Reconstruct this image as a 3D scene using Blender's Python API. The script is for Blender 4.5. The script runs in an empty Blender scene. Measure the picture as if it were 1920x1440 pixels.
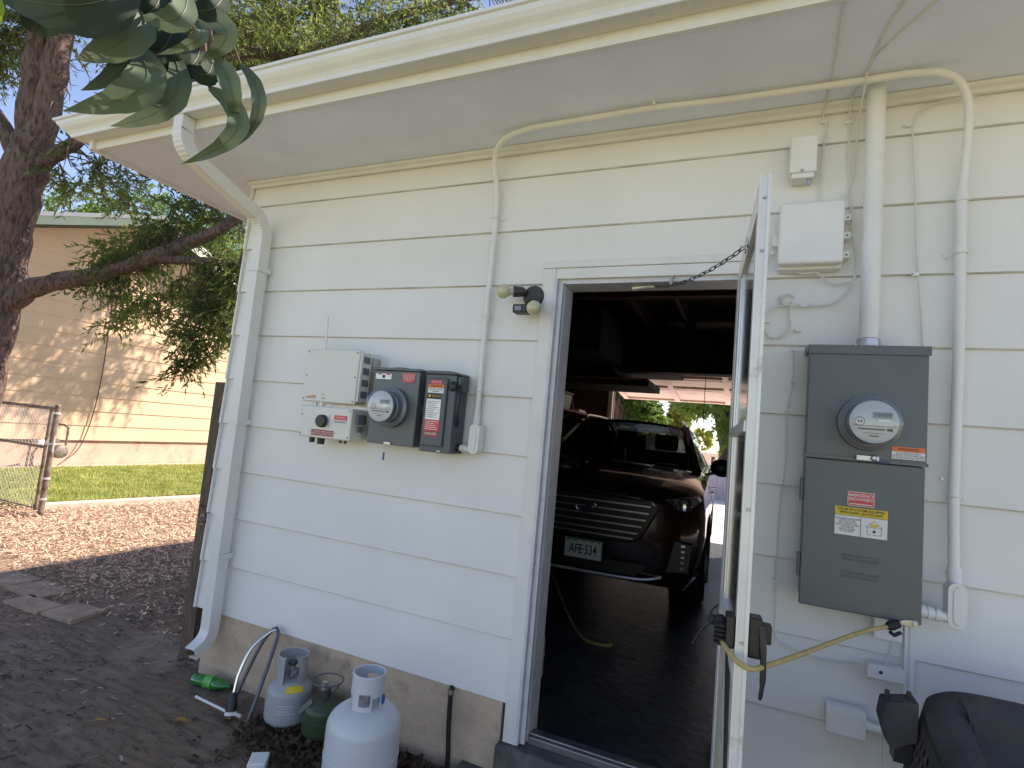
import bpy, bmesh, math, random
import numpy as np
from mathutils import Vector, Matrix
random.seed(7); rng = np.random.default_rng(7)
S = bpy.context.scene
COL = S.collection
R = math.radians

# ------------------------------------------------------------------ camera
def camera():
    a, b, c = 0.413230899, 0.0874000817, -0.0915932369
    M = Matrix.Rotation(a, 3, 'Z') @ Matrix.Rotation(b, 3, 'X') @ Matrix.Rotation(c, 3, 'Y')
    rgt, fwd, up = M.col[0], M.col[1], M.col[2]
    cam = bpy.data.cameras.new('camera'); o = bpy.data.objects.new('camera', cam); COL.objects.link(o)
    m = Matrix((rgt, up, -fwd)).transposed().to_4x4()
    m.translation = (2.90583536, -2.33334299, 1.18569436)
    o.matrix_world = m
    cam.sensor_width = 36; cam.lens = 1018.57 / 1920 * 36
    cam.clip_start = 0.05; cam.clip_end = 600
    S.camera = o
camera()
# ------------------------------------------------------------------ world, sun, exposure
SUN = Vector((0.65, 0.68, 1.0)).normalized()
el = math.asin(SUN.z); az = math.atan2(SUN.x, SUN.y)
W = bpy.data.worlds.new('World'); S.world = W; W.use_nodes = True
nt = W.node_tree; bg = nt.nodes['Background']; bg.inputs['Strength'].default_value = 0.122
sk = nt.nodes.new('ShaderNodeTexSky'); sk.sky_type = 'NISHITA'; sk.sun_disc = False
sk.sun_elevation = el; sk.sun_rotation = az; sk.altitude = 1500; sk.dust_density = 1.0; sk.air_density = 1.0
nt.links.new(sk.outputs[0], bg.inputs['Color'])
sl = bpy.data.lights.new('sun', 'SUN'); sl.energy = 5.0; sl.angle = R(0.53); sl.color = (1, .93, .82)
so = bpy.data.objects.new('sun', sl); COL.objects.link(so)
so.rotation_euler = SUN.to_track_quat('Z', 'Y').to_euler()
S.view_settings.view_transform = 'Standard'; S.view_settings.look = 'None'
S.view_settings.gamma = 1; S.view_settings.exposure = 1.25
S.view_settings.use_white_balance = True; S.view_settings.white_balance_temperature = 7050; S.view_settings.white_balance_tint = 20
S.render.engine = 'CYCLES'
S.cycles.max_bounces = 8; S.cycles.diffuse_bounces = 5; S.cycles.transparent_max_bounces = 16

# ------------------------------------------------------------------ materials
def pm(name, col, rough=.6, metal=0, vary=0.0, vscale=3, bump=0, bscale=60, col2=None, c2scale=6, c2lo=.5, c2hi=.65,
       spec=.5, coat=0, stretch=None, detail=5):
    m = bpy.data.materials.new(name); m.use_nodes = True; n = m.node_tree.nodes; l = m.node_tree.links
    b = n['Principled BSDF']; b.inputs['Roughness'].default_value = rough; b.inputs['Metallic'].default_value = metal
    b.inputs['Specular IOR Level'].default_value = spec; b.inputs['Coat Weight'].default_value = coat
    b.inputs['Base Color'].default_value = (*col, 1)
    tc = n.new('ShaderNodeTexCoord'); out = tc.outputs['Object']
    if stretch:
        mp = n.new('ShaderNodeMapping'); mp.inputs['Scale'].default_value = stretch
        l.new(out, mp.inputs['Vector']); out = mp.outputs[0]
    cs = None
    if vary:
        nz = n.new('ShaderNodeTexNoise'); nz.inputs['Scale'].default_value = vscale; nz.inputs['Detail'].default_value = detail
        l.new(out, nz.inputs['Vector'])
        mr = n.new('ShaderNodeMapRange'); mr.inputs[1].default_value = .3; mr.inputs[2].default_value = .7
        mr.inputs[3].default_value = 1 - vary; mr.inputs[4].default_value = 1 + vary
        l.new(nz.outputs[0], mr.inputs[0])
        hs = n.new('ShaderNodeHueSaturation'); hs.inputs['Color'].default_value = (*col, 1)
        l.new(mr.outputs[0], hs.inputs['Value']); cs = hs.outputs[0]
    if col2 is not None:
        nz = n.new('ShaderNodeTexNoise'); nz.inputs['Scale'].default_value = c2scale; nz.inputs['Detail'].default_value = detail
        nz.inputs['Roughness'].default_value = .65
        l.new(out, nz.inputs['Vector'])
        mr = n.new('ShaderNodeMapRange'); mr.inputs[1].default_value = c2lo; mr.inputs[2].default_value = c2hi
        l.new(nz.outputs[0], mr.inputs[0])
        mx = n.new('ShaderNodeMix'); mx.data_type = 'RGBA'
        mx.inputs['A'].default_value = (*col, 1); mx.inputs['B'].default_value = (*col2, 1)
        if cs: l.new(cs, mx.inputs['A'])
        l.new(mr.outputs[0], mx.inputs['Factor']); cs = mx.outputs['Result']
    if cs: l.new(cs, b.inputs['Base Color'])
    if bump:
        nz = n.new('ShaderNodeTexNoise'); nz.inputs['Scale'].default_value = bscale; nz.inputs['Detail'].default_value = 4
        l.new(out, nz.inputs['Vector'])
        bp = n.new('ShaderNodeBump'); bp.inputs['Strength'].default_value = bump; bp.inputs['Distance'].default_value = .01
        l.new(nz.outputs[0], bp.inputs['Height']); l.new(bp.outputs[0], b.inputs['Normal'])
    return m

def leafmat(name, c1, c2, trans=.35, scale=1.5, rough=.45):
    m = bpy.data.materials.new(name); m.use_nodes = True; n = m.node_tree.nodes; l = m.node_tree.links
    b = n['Principled BSDF']; b.inputs['Roughness'].default_value = rough; b.inputs['Specular IOR Level'].default_value = .3
    tc = n.new('ShaderNodeTexCoord'); nz = n.new('ShaderNodeTexNoise'); nz.inputs['Scale'].default_value = scale
    nz.inputs['Detail'].default_value = 6; l.new(tc.outputs['Object'], nz.inputs['Vector'])
    mr = n.new('ShaderNodeMapRange'); mr.inputs[1].default_value = .35; mr.inputs[2].default_value = .65
    l.new(nz.outputs[0], mr.inputs[0])
    mx = n.new('ShaderNodeMix'); mx.data_type = 'RGBA'; mx.inputs['A'].default_value = (*c1, 1); mx.inputs['B'].default_value = (*c2, 1)
    l.new(mr.outputs[0], mx.inputs['Factor']); l.new(mx.outputs['Result'], b.inputs['Base Color'])
    tr = n.new('ShaderNodeBsdfTranslucent')
    hs = n.new('ShaderNodeHueSaturation'); hs.inputs['Value'].default_value = 2.2; hs.inputs['Hue'].default_value = .48
    l.new(mx.outputs['Result'], hs.inputs['Color']); l.new(hs.outputs[0], tr.inputs['Color'])
    ms = n.new('ShaderNodeMixShader'); ms.inputs[0].default_value = trans
    l.new(b.outputs[0], ms.inputs[1]); l.new(tr.outputs[0], ms.inputs[2])
    l.new(ms.outputs[0], n['Material Output'].inputs['Surface'])
    return m

def clearmat(name, tint=(1, 1, 1), refl=.12, rough=.03):
    m = bpy.data.materials.new(name); m.use_nodes = True; n = m.node_tree.nodes; l = m.node_tree.links
    n.remove(n['Principled BSDF'])
    t = n.new('ShaderNodeBsdfTransparent'); t.inputs[0].default_value = (*tint, 1)
    g = n.new('ShaderNodeBsdfGlossy'); g.inputs['Roughness'].default_value = rough
    f = n.new('ShaderNodeLayerWeight'); pw = n.new('ShaderNodeMath'); pw.operation = 'POWER'; pw.inputs[1].default_value = 3; l.new(f.outputs['Facing'], pw.inputs[0])
    ad = n.new('ShaderNodeMath'); ad.operation = 'MULTIPLY_ADD'; ad.inputs[1].default_value = .7; ad.inputs[2].default_value = refl; l.new(pw.outputs[0], ad.inputs[0]); ad.use_clamp = True
    ms = n.new('ShaderNodeMixShader'); l.new(ad.outputs[0], ms.inputs[0])
    l.new(t.outputs[0], ms.inputs[1]); l.new(g.outputs[0], ms.inputs[2]); l.new(ms.outputs[0], n['Material Output'].inputs['Surface'])
    return m

def siding_mat(name, col, grime, rough=.55):
    # painted hardboard: stipple bump, faint streaks of dirt running down and a few rusty nail specks
    m = pm(name, col, rough, vary=.035, vscale=2.2, bump=.12, bscale=220)
    n = m.node_tree.nodes; l = m.node_tree.links; b = n['Principled BSDF']
    src = b.inputs['Base Color'].links[0].from_socket
    tc = n.new('ShaderNodeTexCoord'); mp = n.new('ShaderNodeMapping'); mp.inputs['Scale'].default_value = (9, 9, .9)
    l.new(tc.outputs['Object'], mp.inputs[0])
    nz = n.new('ShaderNodeTexNoise'); nz.inputs['Scale'].default_value = 1.2; nz.inputs['Detail'].default_value = 8; nz.inputs['Roughness'].default_value = .7
    l.new(mp.outputs[0], nz.inputs['Vector'])
    mr = n.new('ShaderNodeMapRange'); mr.inputs[1].default_value = .58; mr.inputs[2].default_value = .85; mr.inputs[4].default_value = .16
    l.new(nz.outputs[0], mr.inputs[0])
    vo = n.new('ShaderNodeTexVoronoi'); vo.inputs['Scale'].default_value = 3.1; l.new(tc.outputs['Object'], vo.inputs['Vector'])
    lt = n.new('ShaderNodeMapRange'); lt.inputs[1].default_value = .012; lt.inputs[2].default_value = .02; lt.inputs[3].default_value = .6; lt.inputs[4].default_value = 0
    l.new(vo.outputs['Distance'], lt.inputs[0])
    ad = n.new('ShaderNodeMath'); ad.operation = 'MAXIMUM'; l.new(mr.outputs[0], ad.inputs[0]); l.new(lt.outputs[0], ad.inputs[1])
    mx = n.new('ShaderNodeMix'); mx.data_type = 'RGBA'; mx.inputs['B'].default_value = (*grime, 1)
    l.new(src, mx.inputs['A']); l.new(ad.outputs[0], mx.inputs['Factor']); l.new(mx.outputs['Result'], b.inputs['Base Color'])
    return m

M = dict(
 siding=siding_mat('siding_paint', (.77, .765, .73), (.58, .55, .48)),
 trim=pm('trim_paint', (.74, .73, .69), .5, vary=.05, vscale=6, bump=.08, bscale=90, col2=(.5, .47, .4), c2scale=9, c2lo=.66, c2hi=.8),
 gutter=pm('gutter_paint', (.72, .72, .68), .35, vary=.04, vscale=4, col2=(.5, .48, .4), c2scale=7, c2lo=.66, c2hi=.85),
 soffit=pm('soffit_paint', (.78, .82, .93), .75, vary=.05, vscale=3, bump=.15, bscale=160, col2=(.5, .46, .4), c2scale=2.5, c2lo=.7, c2hi=.95),
 foundation=pm('foundation_concrete', (.56, .43, .31), .9, vary=.2, vscale=5, bump=.5, bscale=45, col2=(.34, .25, .175), c2scale=5, c2lo=.52, c2hi=.72),
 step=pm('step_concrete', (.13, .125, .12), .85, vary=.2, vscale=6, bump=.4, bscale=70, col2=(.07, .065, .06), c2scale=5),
 frame=pm('bare_frame_paint', (.60, .61, .65), .45, vary=.1, vscale=12, col2=(.15, .13, .12), c2scale=14, c2lo=.66, c2hi=.74),
 alum=pm('aluminium', (.80, .80, .79), .32, .55, vary=.06, vscale=10),
 doorwhite=pm('storm_door_paint', (.74, .74, .72), .35, .1, vary=.06, vscale=9, col2=(.42, .38, .3), c2scale=12, c2lo=.62, c2hi=.74),
 doorinner=pm('storm_door_inside', (.62, .58, .47), .5, .1, vary=.12, vscale=9, col2=(.2, .18, .14), c2scale=8, c2lo=.58, c2hi=.72),
 steel=pm('galvanised_steel', (.5, .5, .5), .35, .9, vary=.1, vscale=20),
 chrome=pm('chrome', (.7, .7, .7), .15, 1),
 brass=pm('brass', (.6, .45, .2), .3, 1),
 threshold=pm('threshold_metal', (.3, .3, .3), .4, .8, vary=.15, vscale=20),
 pvc=pm('painted_conduit', (.76, .76, .73), .42, vary=.04, vscale=8, col2=(.5, .48, .42), c2scale=10, c2lo=.68, c2hi=.8),
 cable=pm('painted_cable', (.66, .66, .6), .55, vary=.06, vscale=9),
 invcase=pm('inverter_case', (.70, .70, .63), .45, vary=.02, vscale=5, bump=.04, bscale=300),
 invfin=pm('inverter_heatsink', (.60, .61, .60), .5, .1, vary=.08, vscale=12),
 grey=pm('panel_grey_paint', (.105, .122, .125), .42, vary=.05, vscale=5, bump=.04, bscale=200, coat=.12),
 greyd=pm('disconnect_grey_paint', (.085, .098, .11), .42, vary=.05, vscale=6, bump=.04, bscale=200),
 darkgrey=pm('dark_grey_metal', (.05, .055, .06), .45, .2, vary=.1),
 black=pm('black_plastic', (.018, .018, .02), .42, vary=.2, vscale=10),
 blackm=pm('black_rubber', (.014, .014, .015), .7),
 bronze=pm('dark_bronze_paint', (.045, .042, .04), .5, .1, vary=.2, vscale=14),
 bulb=pm('old_bulb_glass', (.55, .52, .33), .12, coat=.4),
 meterface=pm('meter_face', (.5, .52, .53), .45),
 meterrim=pm('meter_ring', (.20, .22, .24), .42, .35),
 lcd=pm('lcd_screen', (.20, .22, .15), .25),
 glass=clearmat('meter_glass', (.97, .98, .99), .08),
 pane=clearmat('window_glass', (.86, .9, .9), .06),
 carglass=clearmat('car_glass', (.25, .27, .26), .045), doorpane=clearmat('storm_door_glass', (.30, .33, .34), .45, .15),
 red=pm('red_sticker', (.62, .05, .06), .3, vary=.1, vscale=20),
 darkred=pm('dark_red_sticker', (.33, .03, .04), .3),
 orange=pm('orange_sticker', (.75, .17, .04), .35),
 yellow=pm('yellow_sticker', (.72, .50, .02), .35),
 white=pm('white_sticker', (.72, .72, .70), .35),
 silver=pm('silver_sticker', (.55, .56, .57), .3, .4, vary=.15, vscale=60),
 ink=pm('black_ink', (.02, .02, .02), .6),
 greyink=pm('faint_grey_ink', (.10, .115, .13), .5),
 whiteink=pm('white_ink', (.75, .72, .7), .5),
 greenink=pm('green_ink', (.05, .3, .06), .5),
 blue=pm('blue_tag', (.03, .10, .28), .4),
 cord=pm('yellow_cord', (.42, .32, .12), .6, vary=.12, vscale=30),
 tankgrey=pm('small_tank_paint', (.36, .37, .38), .4, vary=.05, vscale=7, bump=.06, bscale=120, col2=(.2, .17, .14), c2scale=9, c2lo=.64, c2hi=.75),
 tankwhite=pm('large_tank_paint', (.56, .59, .61), .35, vary=.03, vscale=7, bump=.05, bscale=140, col2=(.3, .26, .22), c2scale=11, c2lo=.7, c2hi=.8),
 tankgreen=pm('green_tank_paint', (.038, .062, .032), .38, vary=.12, vscale=9, col2=(.12, .08, .05), c2scale=14, c2lo=.66, c2hi=.74),
 bottle=pm('green_bottle_plastic', (.015, .19, .03), .12, vary=.3, vscale=25, coat=.6),
 wood=pm('weathered_post', (.12, .085, .06), .9, vary=.3, vscale=8, bump=.7, bscale=20, stretch=(12, 12, 1), col2=(.19, .145, .105), c2scale=4),
 stud=pm('garage_framing', (.30, .15, .11), .85, vary=.2, vscale=8, stretch=(3, 3, 1)),
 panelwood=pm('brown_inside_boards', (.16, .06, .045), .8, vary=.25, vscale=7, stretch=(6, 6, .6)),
 doorpanel=pm('overhead_door_inside', (.88, .70, .62), .7, vary=.08, vscale=5, col2=(.6, .4, .33), c2scale=6, c2lo=.58, c2hi=.75),
 darkwood=pm('dark_loft_boards', (.022, .018, .017), .8, vary=.2, vscale=6),
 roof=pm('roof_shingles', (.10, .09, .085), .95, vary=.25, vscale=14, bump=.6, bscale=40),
 under=pm('garage_near_black', (.012, .011, .011), .9, vary=.2), joist=pm('joist_wood', (.07, .032, .026), .85, vary=.2, vscale=8), rib=pm('leaf_rib', (.10, .12, .06), .6),
 nwall=pm('peach_siding', (.63, .44, .285), .8, vary=.04, vscale=1.4, bump=.15, bscale=80),
 nfound=pm('neighbour_foundation', (.55, .36, .27), .9, vary=.1, vscale=3, bump=.3, bscale=30, col2=(.42, .2, .14), c2scale=2.5, c2lo=.55, c2hi=.75),
 nfascia=pm('pale_green_fascia', (.42, .50, .38), .5, vary=.05),
 ngreen=pm('dark_green_trim', (.03, .05, .035), .6),
 bark=pm('tree_bark', (.135, .09, .072), .95, vary=.35, vscale=9, bump=1.0, bscale=10, stretch=(3, 3, .7), col2=(.045, .03, .025), c2scale=11, c2lo=.48, c2hi=.62, detail=8),
 galv=pm('weathered_fence_steel', (.25, .21, .18), .5, .5, vary=.2, vscale=20, col2=(.14, .08, .05), c2scale=12),
 paver=pm('paver_block', (.36, .265, .19), .95, vary=.2, vscale=8, bump=.5, bscale=50, col2=(.25, .18, .13), c2scale=10),
 curb=pm('pale_edging_concrete', (.5, .4, .33), .9, vary=.15, vscale=5, bump=.4, bscale=50),
 drive=pm('driveway_concrete', (.66, .62, .57), .9, vary=.12, vscale=1.5, bump=.3, bscale=60),
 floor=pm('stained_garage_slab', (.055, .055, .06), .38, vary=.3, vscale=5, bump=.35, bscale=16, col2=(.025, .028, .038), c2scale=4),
 car=pm('dark_bronze_car_paint', (.05, .026, .020), .25, .5, coat=1),
 carblack=pm('car_black_trim', (.01, .01, .011), .4),
 tyre=pm('tyre_rubber', (.012, .012, .013), .8),
 alloy=pm('alloy_wheel', (.35, .35, .36), .3, .9),
 lampglass=pm('headlight_reflector', (.5, .5, .45), .12, .9),
 plate=pm('plate_white', (.72, .72, .64), .4),
 dplastic=pm('faded_black_plastic', (.05, .05, .052), .78, vary=.15, vscale=5, bump=.35, bscale=300, spec=.25, col2=(.115, .095, .085), c2scale=2.2, c2lo=.45, c2hi=.7),
)
M['panelblue'] = pm('grey_blue_recess', (.14, .16, .19), .5)
M['leafA'] = leafmat('tree_leaves', (.042, .075, .020), (.13, .175, .04), .50, 1.2)
M['leafB'] = leafmat('far_tree_leaves', (.05, .12, .025), (.14, .22, .05), .4, .8)
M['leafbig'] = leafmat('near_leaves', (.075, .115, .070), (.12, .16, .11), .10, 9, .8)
M['leafdark'] = leafmat('near_shaded_leaves', (.016, .034, .018), (.030, .048, .034), .06, 9, .8)  # shaded inner leaves: the shade is put into the colour
M['leaflit'] = leafmat('near_sunlit_leaf', (.16, .26, .02), (.2, .3, .03), .55, 9)  # backlit leaf: sunlight painted in as a brighter green
M['leafY'] = leafmat('yellow_green_leaves', (.14, .18, .03), (.26, .28, .06), .4, 2)
M['grass'] = leafmat('grass_blades', (.21, .27, .065), (.38, .41, .14), .2, 3, .8)
M['litter'] = leafmat('dry_leaves', (.11, .07, .04), (.05, .032, .022), .1, 30, .8)
M['crumb'] = pm('dark_crumbs', (.03, .022, .018), .9)
M['pale'] = pm('pale_bits', (.42, .34, .26), .9)
M['yellowleaf'] = leafmat('yellow_leaf', (.5, .3, .05), (.42, .22, .05), .2, 20)
M['chips'] = pm('wood_chips', (.50, .33, .23), .85, vary=.45, vscale=40, col2=(.82, .66, .50), c2scale=30, c2lo=.5, c2hi=.6)

# ------------------------------------------------------------------ mesh helpers
class MB:
    def __init__(s): s.v = []; s.f = []
    def add(s, v, f):
        k = len(s.v); s.v += [tuple(p) for p in v]; s.f += [tuple(i + k for i in q) for q in f]; return s
    def box(s, x0, x1, y0, y1, z0, z1, mat=None):
        v = [(x, y, z) for x in (x0, x1) for y in (y0, y1) for z in (z0, z1)]
        if mat is not None: v = [mat @ Vector(p) for p in v]
        return s.add(v, [(0, 1, 3, 2), (4, 6, 7, 5), (0, 4, 5, 1), (2, 3, 7, 6), (0, 2, 6, 4), (1, 5, 7, 3)])
    def bar(s, a, b, w, h, up=(0, 0, 1)):
        a = Vector(a); b = Vector(b); d = (b - a).normalized(); u = Vector(up); u = (u - d * u.dot(d)).normalized(); r = d.cross(u)
        v = [p + r * i * w / 2 + u * j * h / 2 for p in (a, b) for i in (-1, 1) for j in (-1, 1)]
        return s.add(v, [(0, 1, 3, 2), (4, 6, 7, 5), (0, 4, 5, 1), (2, 3, 7, 6), (0, 2, 6, 4), (1, 5, 7, 3)])
    def prism(s, poly, axis, a, b):
        # poly: 2D points in the two other axes (in x,y,z order)
        def P(p, t):
            return (t, p[0], p[1]) if axis == 'x' else (p[0], t, p[1]) if axis == 'y' else (p[0], p[1], t)
        n = len(poly); v = [P(p, a) for p in poly] + [P(p, b) for p in poly]
        return s.add(v, [tuple(range(n))[::-1], tuple(range(n, 2 * n))] + [(i, (i + 1) % n, n + (i + 1) % n, n + i) for i in range(n)])
    def tube(s, pts, r, n=10, cap=True, flat=None):
        pts = [Vector(p) for p in pts]; m = len(pts); rr = r if isinstance(r, (list, tuple)) else [r] * m
        base = len(s.v); u = None
        for i, p in enumerate(pts):
            d = (pts[min(i + 1, m - 1)] - pts[max(i - 1, 0)]).normalized()
            if u is None:
                u = Vector((0, 0, 1)) if abs(d.z) < .9 else Vector((1, 0, 0))
            u = (u - d * u.dot(d)).normalized(); w = d.cross(u)
            for k in range(n):
                t = 2 * math.pi * k / n
                s.v.append(tuple(p + (u * math.cos(t) + w * math.sin(t)) * rr[i]))
        for i in range(m - 1):
            for k in range(n):
                a = base + i * n + k; b = base + i * n + (k + 1) % n
                s.f.append((a, b, b + n, a + n))
        if cap:
            s.f.append(tuple(base + k for k in range(n))[::-1]); s.f.append(tuple(base + (m - 1) * n + k for k in range(n)))
        return s
    def cyl(s, a, b, r, r2=None, n=24): return s.tube([a, b], [r, r if r2 is None else r2], n)
    def lathe(s, prof, c=(0, 0, 0), n=32, axis='z', closed=False):
        base = len(s.v); c = Vector(c)
        for (r, h) in prof:
            for k in range(n):
                t = 2 * math.pi * k / n; x, y = r * math.cos(t), r * math.sin(t)
                p = (x, y, h) if axis == 'z' else (x, h, y) if axis == 'y' else (h, x, y)
                s.v.append(tuple(c + Vector(p)))
        for i in range(len(prof) - 1):
            for k in range(n):
                a = base + i * n + k; b = base + i * n + (k + 1) % n
                s.f.append((a, b, b + n, a + n))
        s.f.append(tuple(base + k for k in range(n))); s.f.append(tuple(base + (len(prof) - 1) * n + k for k in range(n)))
        return s
    def ball(s, c, r, n=16, sx=1, sy=1, sz=1):
        c = Vector(c); base = len(s.v); m = n // 2
        for i in range(m + 1):
            a = math.pi * i / m
            for k in range(n):
                t = 2 * math.pi * k / n
                s.v.append((c.x + r * sx * math.sin(a) * math.cos(t), c.y + r * sy * math.sin(a) * math.sin(t), c.z + r * sz * math.cos(a)))
        for i in range(m):
            for k in range(n):
                a = base + i * n + k; b = base + i * n + (k + 1) % n
                s.f.append((a, a + n, b + n, b))
        return s
    def xf(s, mat): s.v = [tuple(mat @ Vector(p)) for p in s.v]; return s
    def build(s, name, mat, parent=None, bevel=0, smooth=False, weld=False, seg=2):
        me = bpy.data.meshes.new(name); me.from_pydata(s.v, [], s.f)
        bm = bmesh.new(); bm.from_mesh(me)
        if weld: bmesh.ops.remove_doubles(bm, verts=bm.verts, dist=1e-5)
        bmesh.ops.recalc_face_normals(bm, faces=bm.faces); bm.to_mesh(me); bm.free()
        me.materials.append(mat if not isinstance(mat, str) else M[mat])
        o = bpy.data.objects.new(name, me); COL.objects.link(o)
        if smooth:
            me.shade_smooth()
            try: me.set_sharp_from_angle(angle=R(38))
            except Exception: pass
        if bevel:
            b = o.modifiers.new('bevel', 'BEVEL'); b.width = bevel; b.segments = seg; b.limit_method = 'ANGLE'; b.angle_limit = R(35)
            b.harden_normals = True
            me.shade_smooth()
            try: me.set_sharp_from_angle(angle=R(38))
            except Exception: pass
        if parent:
            o.parent = parent
            o.matrix_parent_inverse = parent_inv(parent)
        return o
def parent_inv(p):
    m = Matrix.LocRotScale(p.location, p.rotation_euler, p.scale)
    q = p.parent
    # world matrix of p without waiting for the depsgraph
    if q is not None: m = Matrix.LocRotScale(q.location, q.rotation_euler, q.scale) @ p.matrix_parent_inverse @ m if False else wm(p)
    return m.inverted()
def wm(o):
    m = Matrix.LocRotScale(o.location, o.rotation_euler, o.scale)
    return wm(o.parent) @ o.matrix_parent_inverse @ m if o.parent else m

def thing(name, label, cat, loc=(0, 0, 0), group=None):
    o = bpy.data.objects.new(name, None); COL.objects.link(o); o.location = loc; o.empty_display_size = .1
    o['label'] = label; o['category'] = cat
    if group: o['group'] = group
    return o
def tag(o, label, cat, group=None, kind=None):
    o['label'] = label; o['category'] = cat
    if group: o['group'] = group
    if kind: o['kind'] = kind
    return o
def struct(o, label=None):
    o['kind'] = 'structure'
    if label: o['label'] = label
    return o
def text(s, size, loc, mat, parent, rot=(R(90), 0, 0), sx=1, name='lettering', ext=.0004, bold=0, align='CENTER', sp=1.0):
    cu = bpy.data.curves.new('t', 'FONT'); cu.body = s; cu.size = size; cu.extrude = ext; cu.align_x = align; cu.align_y = 'CENTER'
    cu.offset = bold; cu.space_line = sp; cu.resolution_u = 2
    t = bpy.data.objects.new('t', cu); COL.objects.link(t)
    me = bpy.data.meshes.new_from_object(t.evaluated_get(bpy.context.evaluated_depsgraph_get()))
    bpy.data.objects.remove(t); bpy.data.curves.remove(cu)
    me.transform(Matrix.Diagonal((sx, 1, 1, 1)))
    me.transform(Matrix.Translation(loc) @ Matrix.Rotation(rot[2], 4, 'Z') @ Matrix.Rotation(rot[1], 4, 'Y') @ Matrix.Rotation(rot[0], 4, 'X'))
    me.materials.clear(); me.materials.append(M[mat])
    o = bpy.data.objects.new(name, me); COL.objects.link(o)
    o.parent = parent; o.matrix_parent_inverse = wm(parent).inverted()
    return o
def arc(c, r, a0, a1, n, plane='xz', y=0):
    out = []
    for i in range(n + 1):
        t = R(a0 + (a1 - a0) * i / n)
        out.append((c[0] + r * math.cos(t), y, c[1] + r * math.sin(t)))
    return out
def smoothpts(P, k=6):
    P = [Vector(p) for p in P]; out = []
    for i in range(len(P) - 1):
        p0 = P[max(i - 1, 0)]; p1 = P[i]; p2 = P[i + 1]; p3 = P[min(i + 2, len(P) - 1)]
        for j in range(k):
            t = j / k
            out.append(.5 * ((2 * p1) + (p2 - p0) * t + (2 * p0 - 5 * p1 + 4 * p2 - p3) * t * t + (3 * p1 - p0 - 3 * p2 + p3) * t ** 3))
    out.append(P[-1]); return out
# ================================================================== setting
GZ = -.36
def ground_mat():
    m = bpy.data.materials.new('bare_ground'); m.use_nodes = True; n = m.node_tree.nodes; l = m.node_tree.links
    b = n['Principled BSDF']; b.inputs['Roughness'].default_value = .95
    tc = n.new('ShaderNodeTexCoord')
    def noise(sc, det=8, ro=.65, vec=None):
        z = n.new('ShaderNodeTexNoise'); z.inputs['Scale'].default_value = sc; z.inputs['Detail'].default_value = det; z.inputs['Roughness'].default_value = ro
        l.new(vec or tc.outputs['Object'], z.inputs['Vector']); return z.outputs[0]
    def rng_(src, a, b_, c=0, d=1):
        r = n.new('ShaderNodeMapRange'); r.inputs[1].default_value = a; r.inputs[2].default_value = b_; r.inputs[3].default_value = c; r.inputs[4].default_value = d
        l.new(src, r.inputs[0]); return r.outputs[0]
    def mix(f, a, b_):
        x = n.new('ShaderNodeMix'); x.data_type = 'RGBA'; l.new(f, x.inputs['Factor'])
        for k, c in (('A', a), ('B', b_)):
            if isinstance(c, tuple): x.inputs[k].default_value = (*c, 1)
            else: l.new(c, x.inputs[k])
        return x.outputs['Result']
    sep = n.new('ShaderNodeSeparateXYZ'); l.new(tc.outputs['Object'], sep.inputs[0])
    soil = mix(rng_(noise(22), .42, .62), (.15, .10, .068), (.30, .205, .135))
    mpn = n.new('ShaderNodeMapping'); mpn.inputs['Scale'].default_value = (1.2, 6, 1); mpn.inputs['Rotation'].default_value = (0, 0, .5)
    l.new(tc.outputs['Object'], mpn.inputs[0])
    grey = mix(rng_(noise(5, 10, .72, mpn.outputs[0]), .42, .62), (.215, .155, .105), (.115, .082, .055))
    grey = mix(rng_(noise(1.8, 4), .5, .65), grey, (.27, .21, .16))
    mp2 = n.new('ShaderNodeMapping'); mp2.inputs['Scale'].default_value = (2.2, 4, 1); mp2.inputs['Rotation'].default_value = (0, 0, .35); l.new(tc.outputs['Object'], mp2.inputs[0])
    grey = mix(rng_(noise(4.5, 10, .75, mp2.outputs[0]), .55, .64), grey, (.040, .031, .025))
    # dirty concrete apron close to the wall, brown soil beyond a wandering edge x ~ -1.35
    w = n.new('ShaderNodeMath'); w.operation = 'MULTIPLY_ADD'; l.new(noise(3.5), w.inputs[0]); w.inputs[1].default_value = .5; l.new(sep.outputs[0], w.inputs[2])
    g1 = mix(rng_(w.outputs[0], -1.2, -.98), soil, grey)
    lawn = mix(rng_(noise(9), .4, .6), (.20, .215, .09), (.30, .29, .16))
    g2 = mix(rng_(sep.outputs[1], -3.3, -3.1), lawn, g1)
    l.new(g2, b.inputs['Base Color'])
    bp = n.new('ShaderNodeBump'); bp.inputs['Strength'].default_value = .4; bp.inputs['Distance'].default_value = .012
    l.new(noise(9, 9, .7, mpn.outputs[0]), bp.inputs['Height']); l.new(bp.outputs[0], b.inputs['Normal'])
    return m
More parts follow.
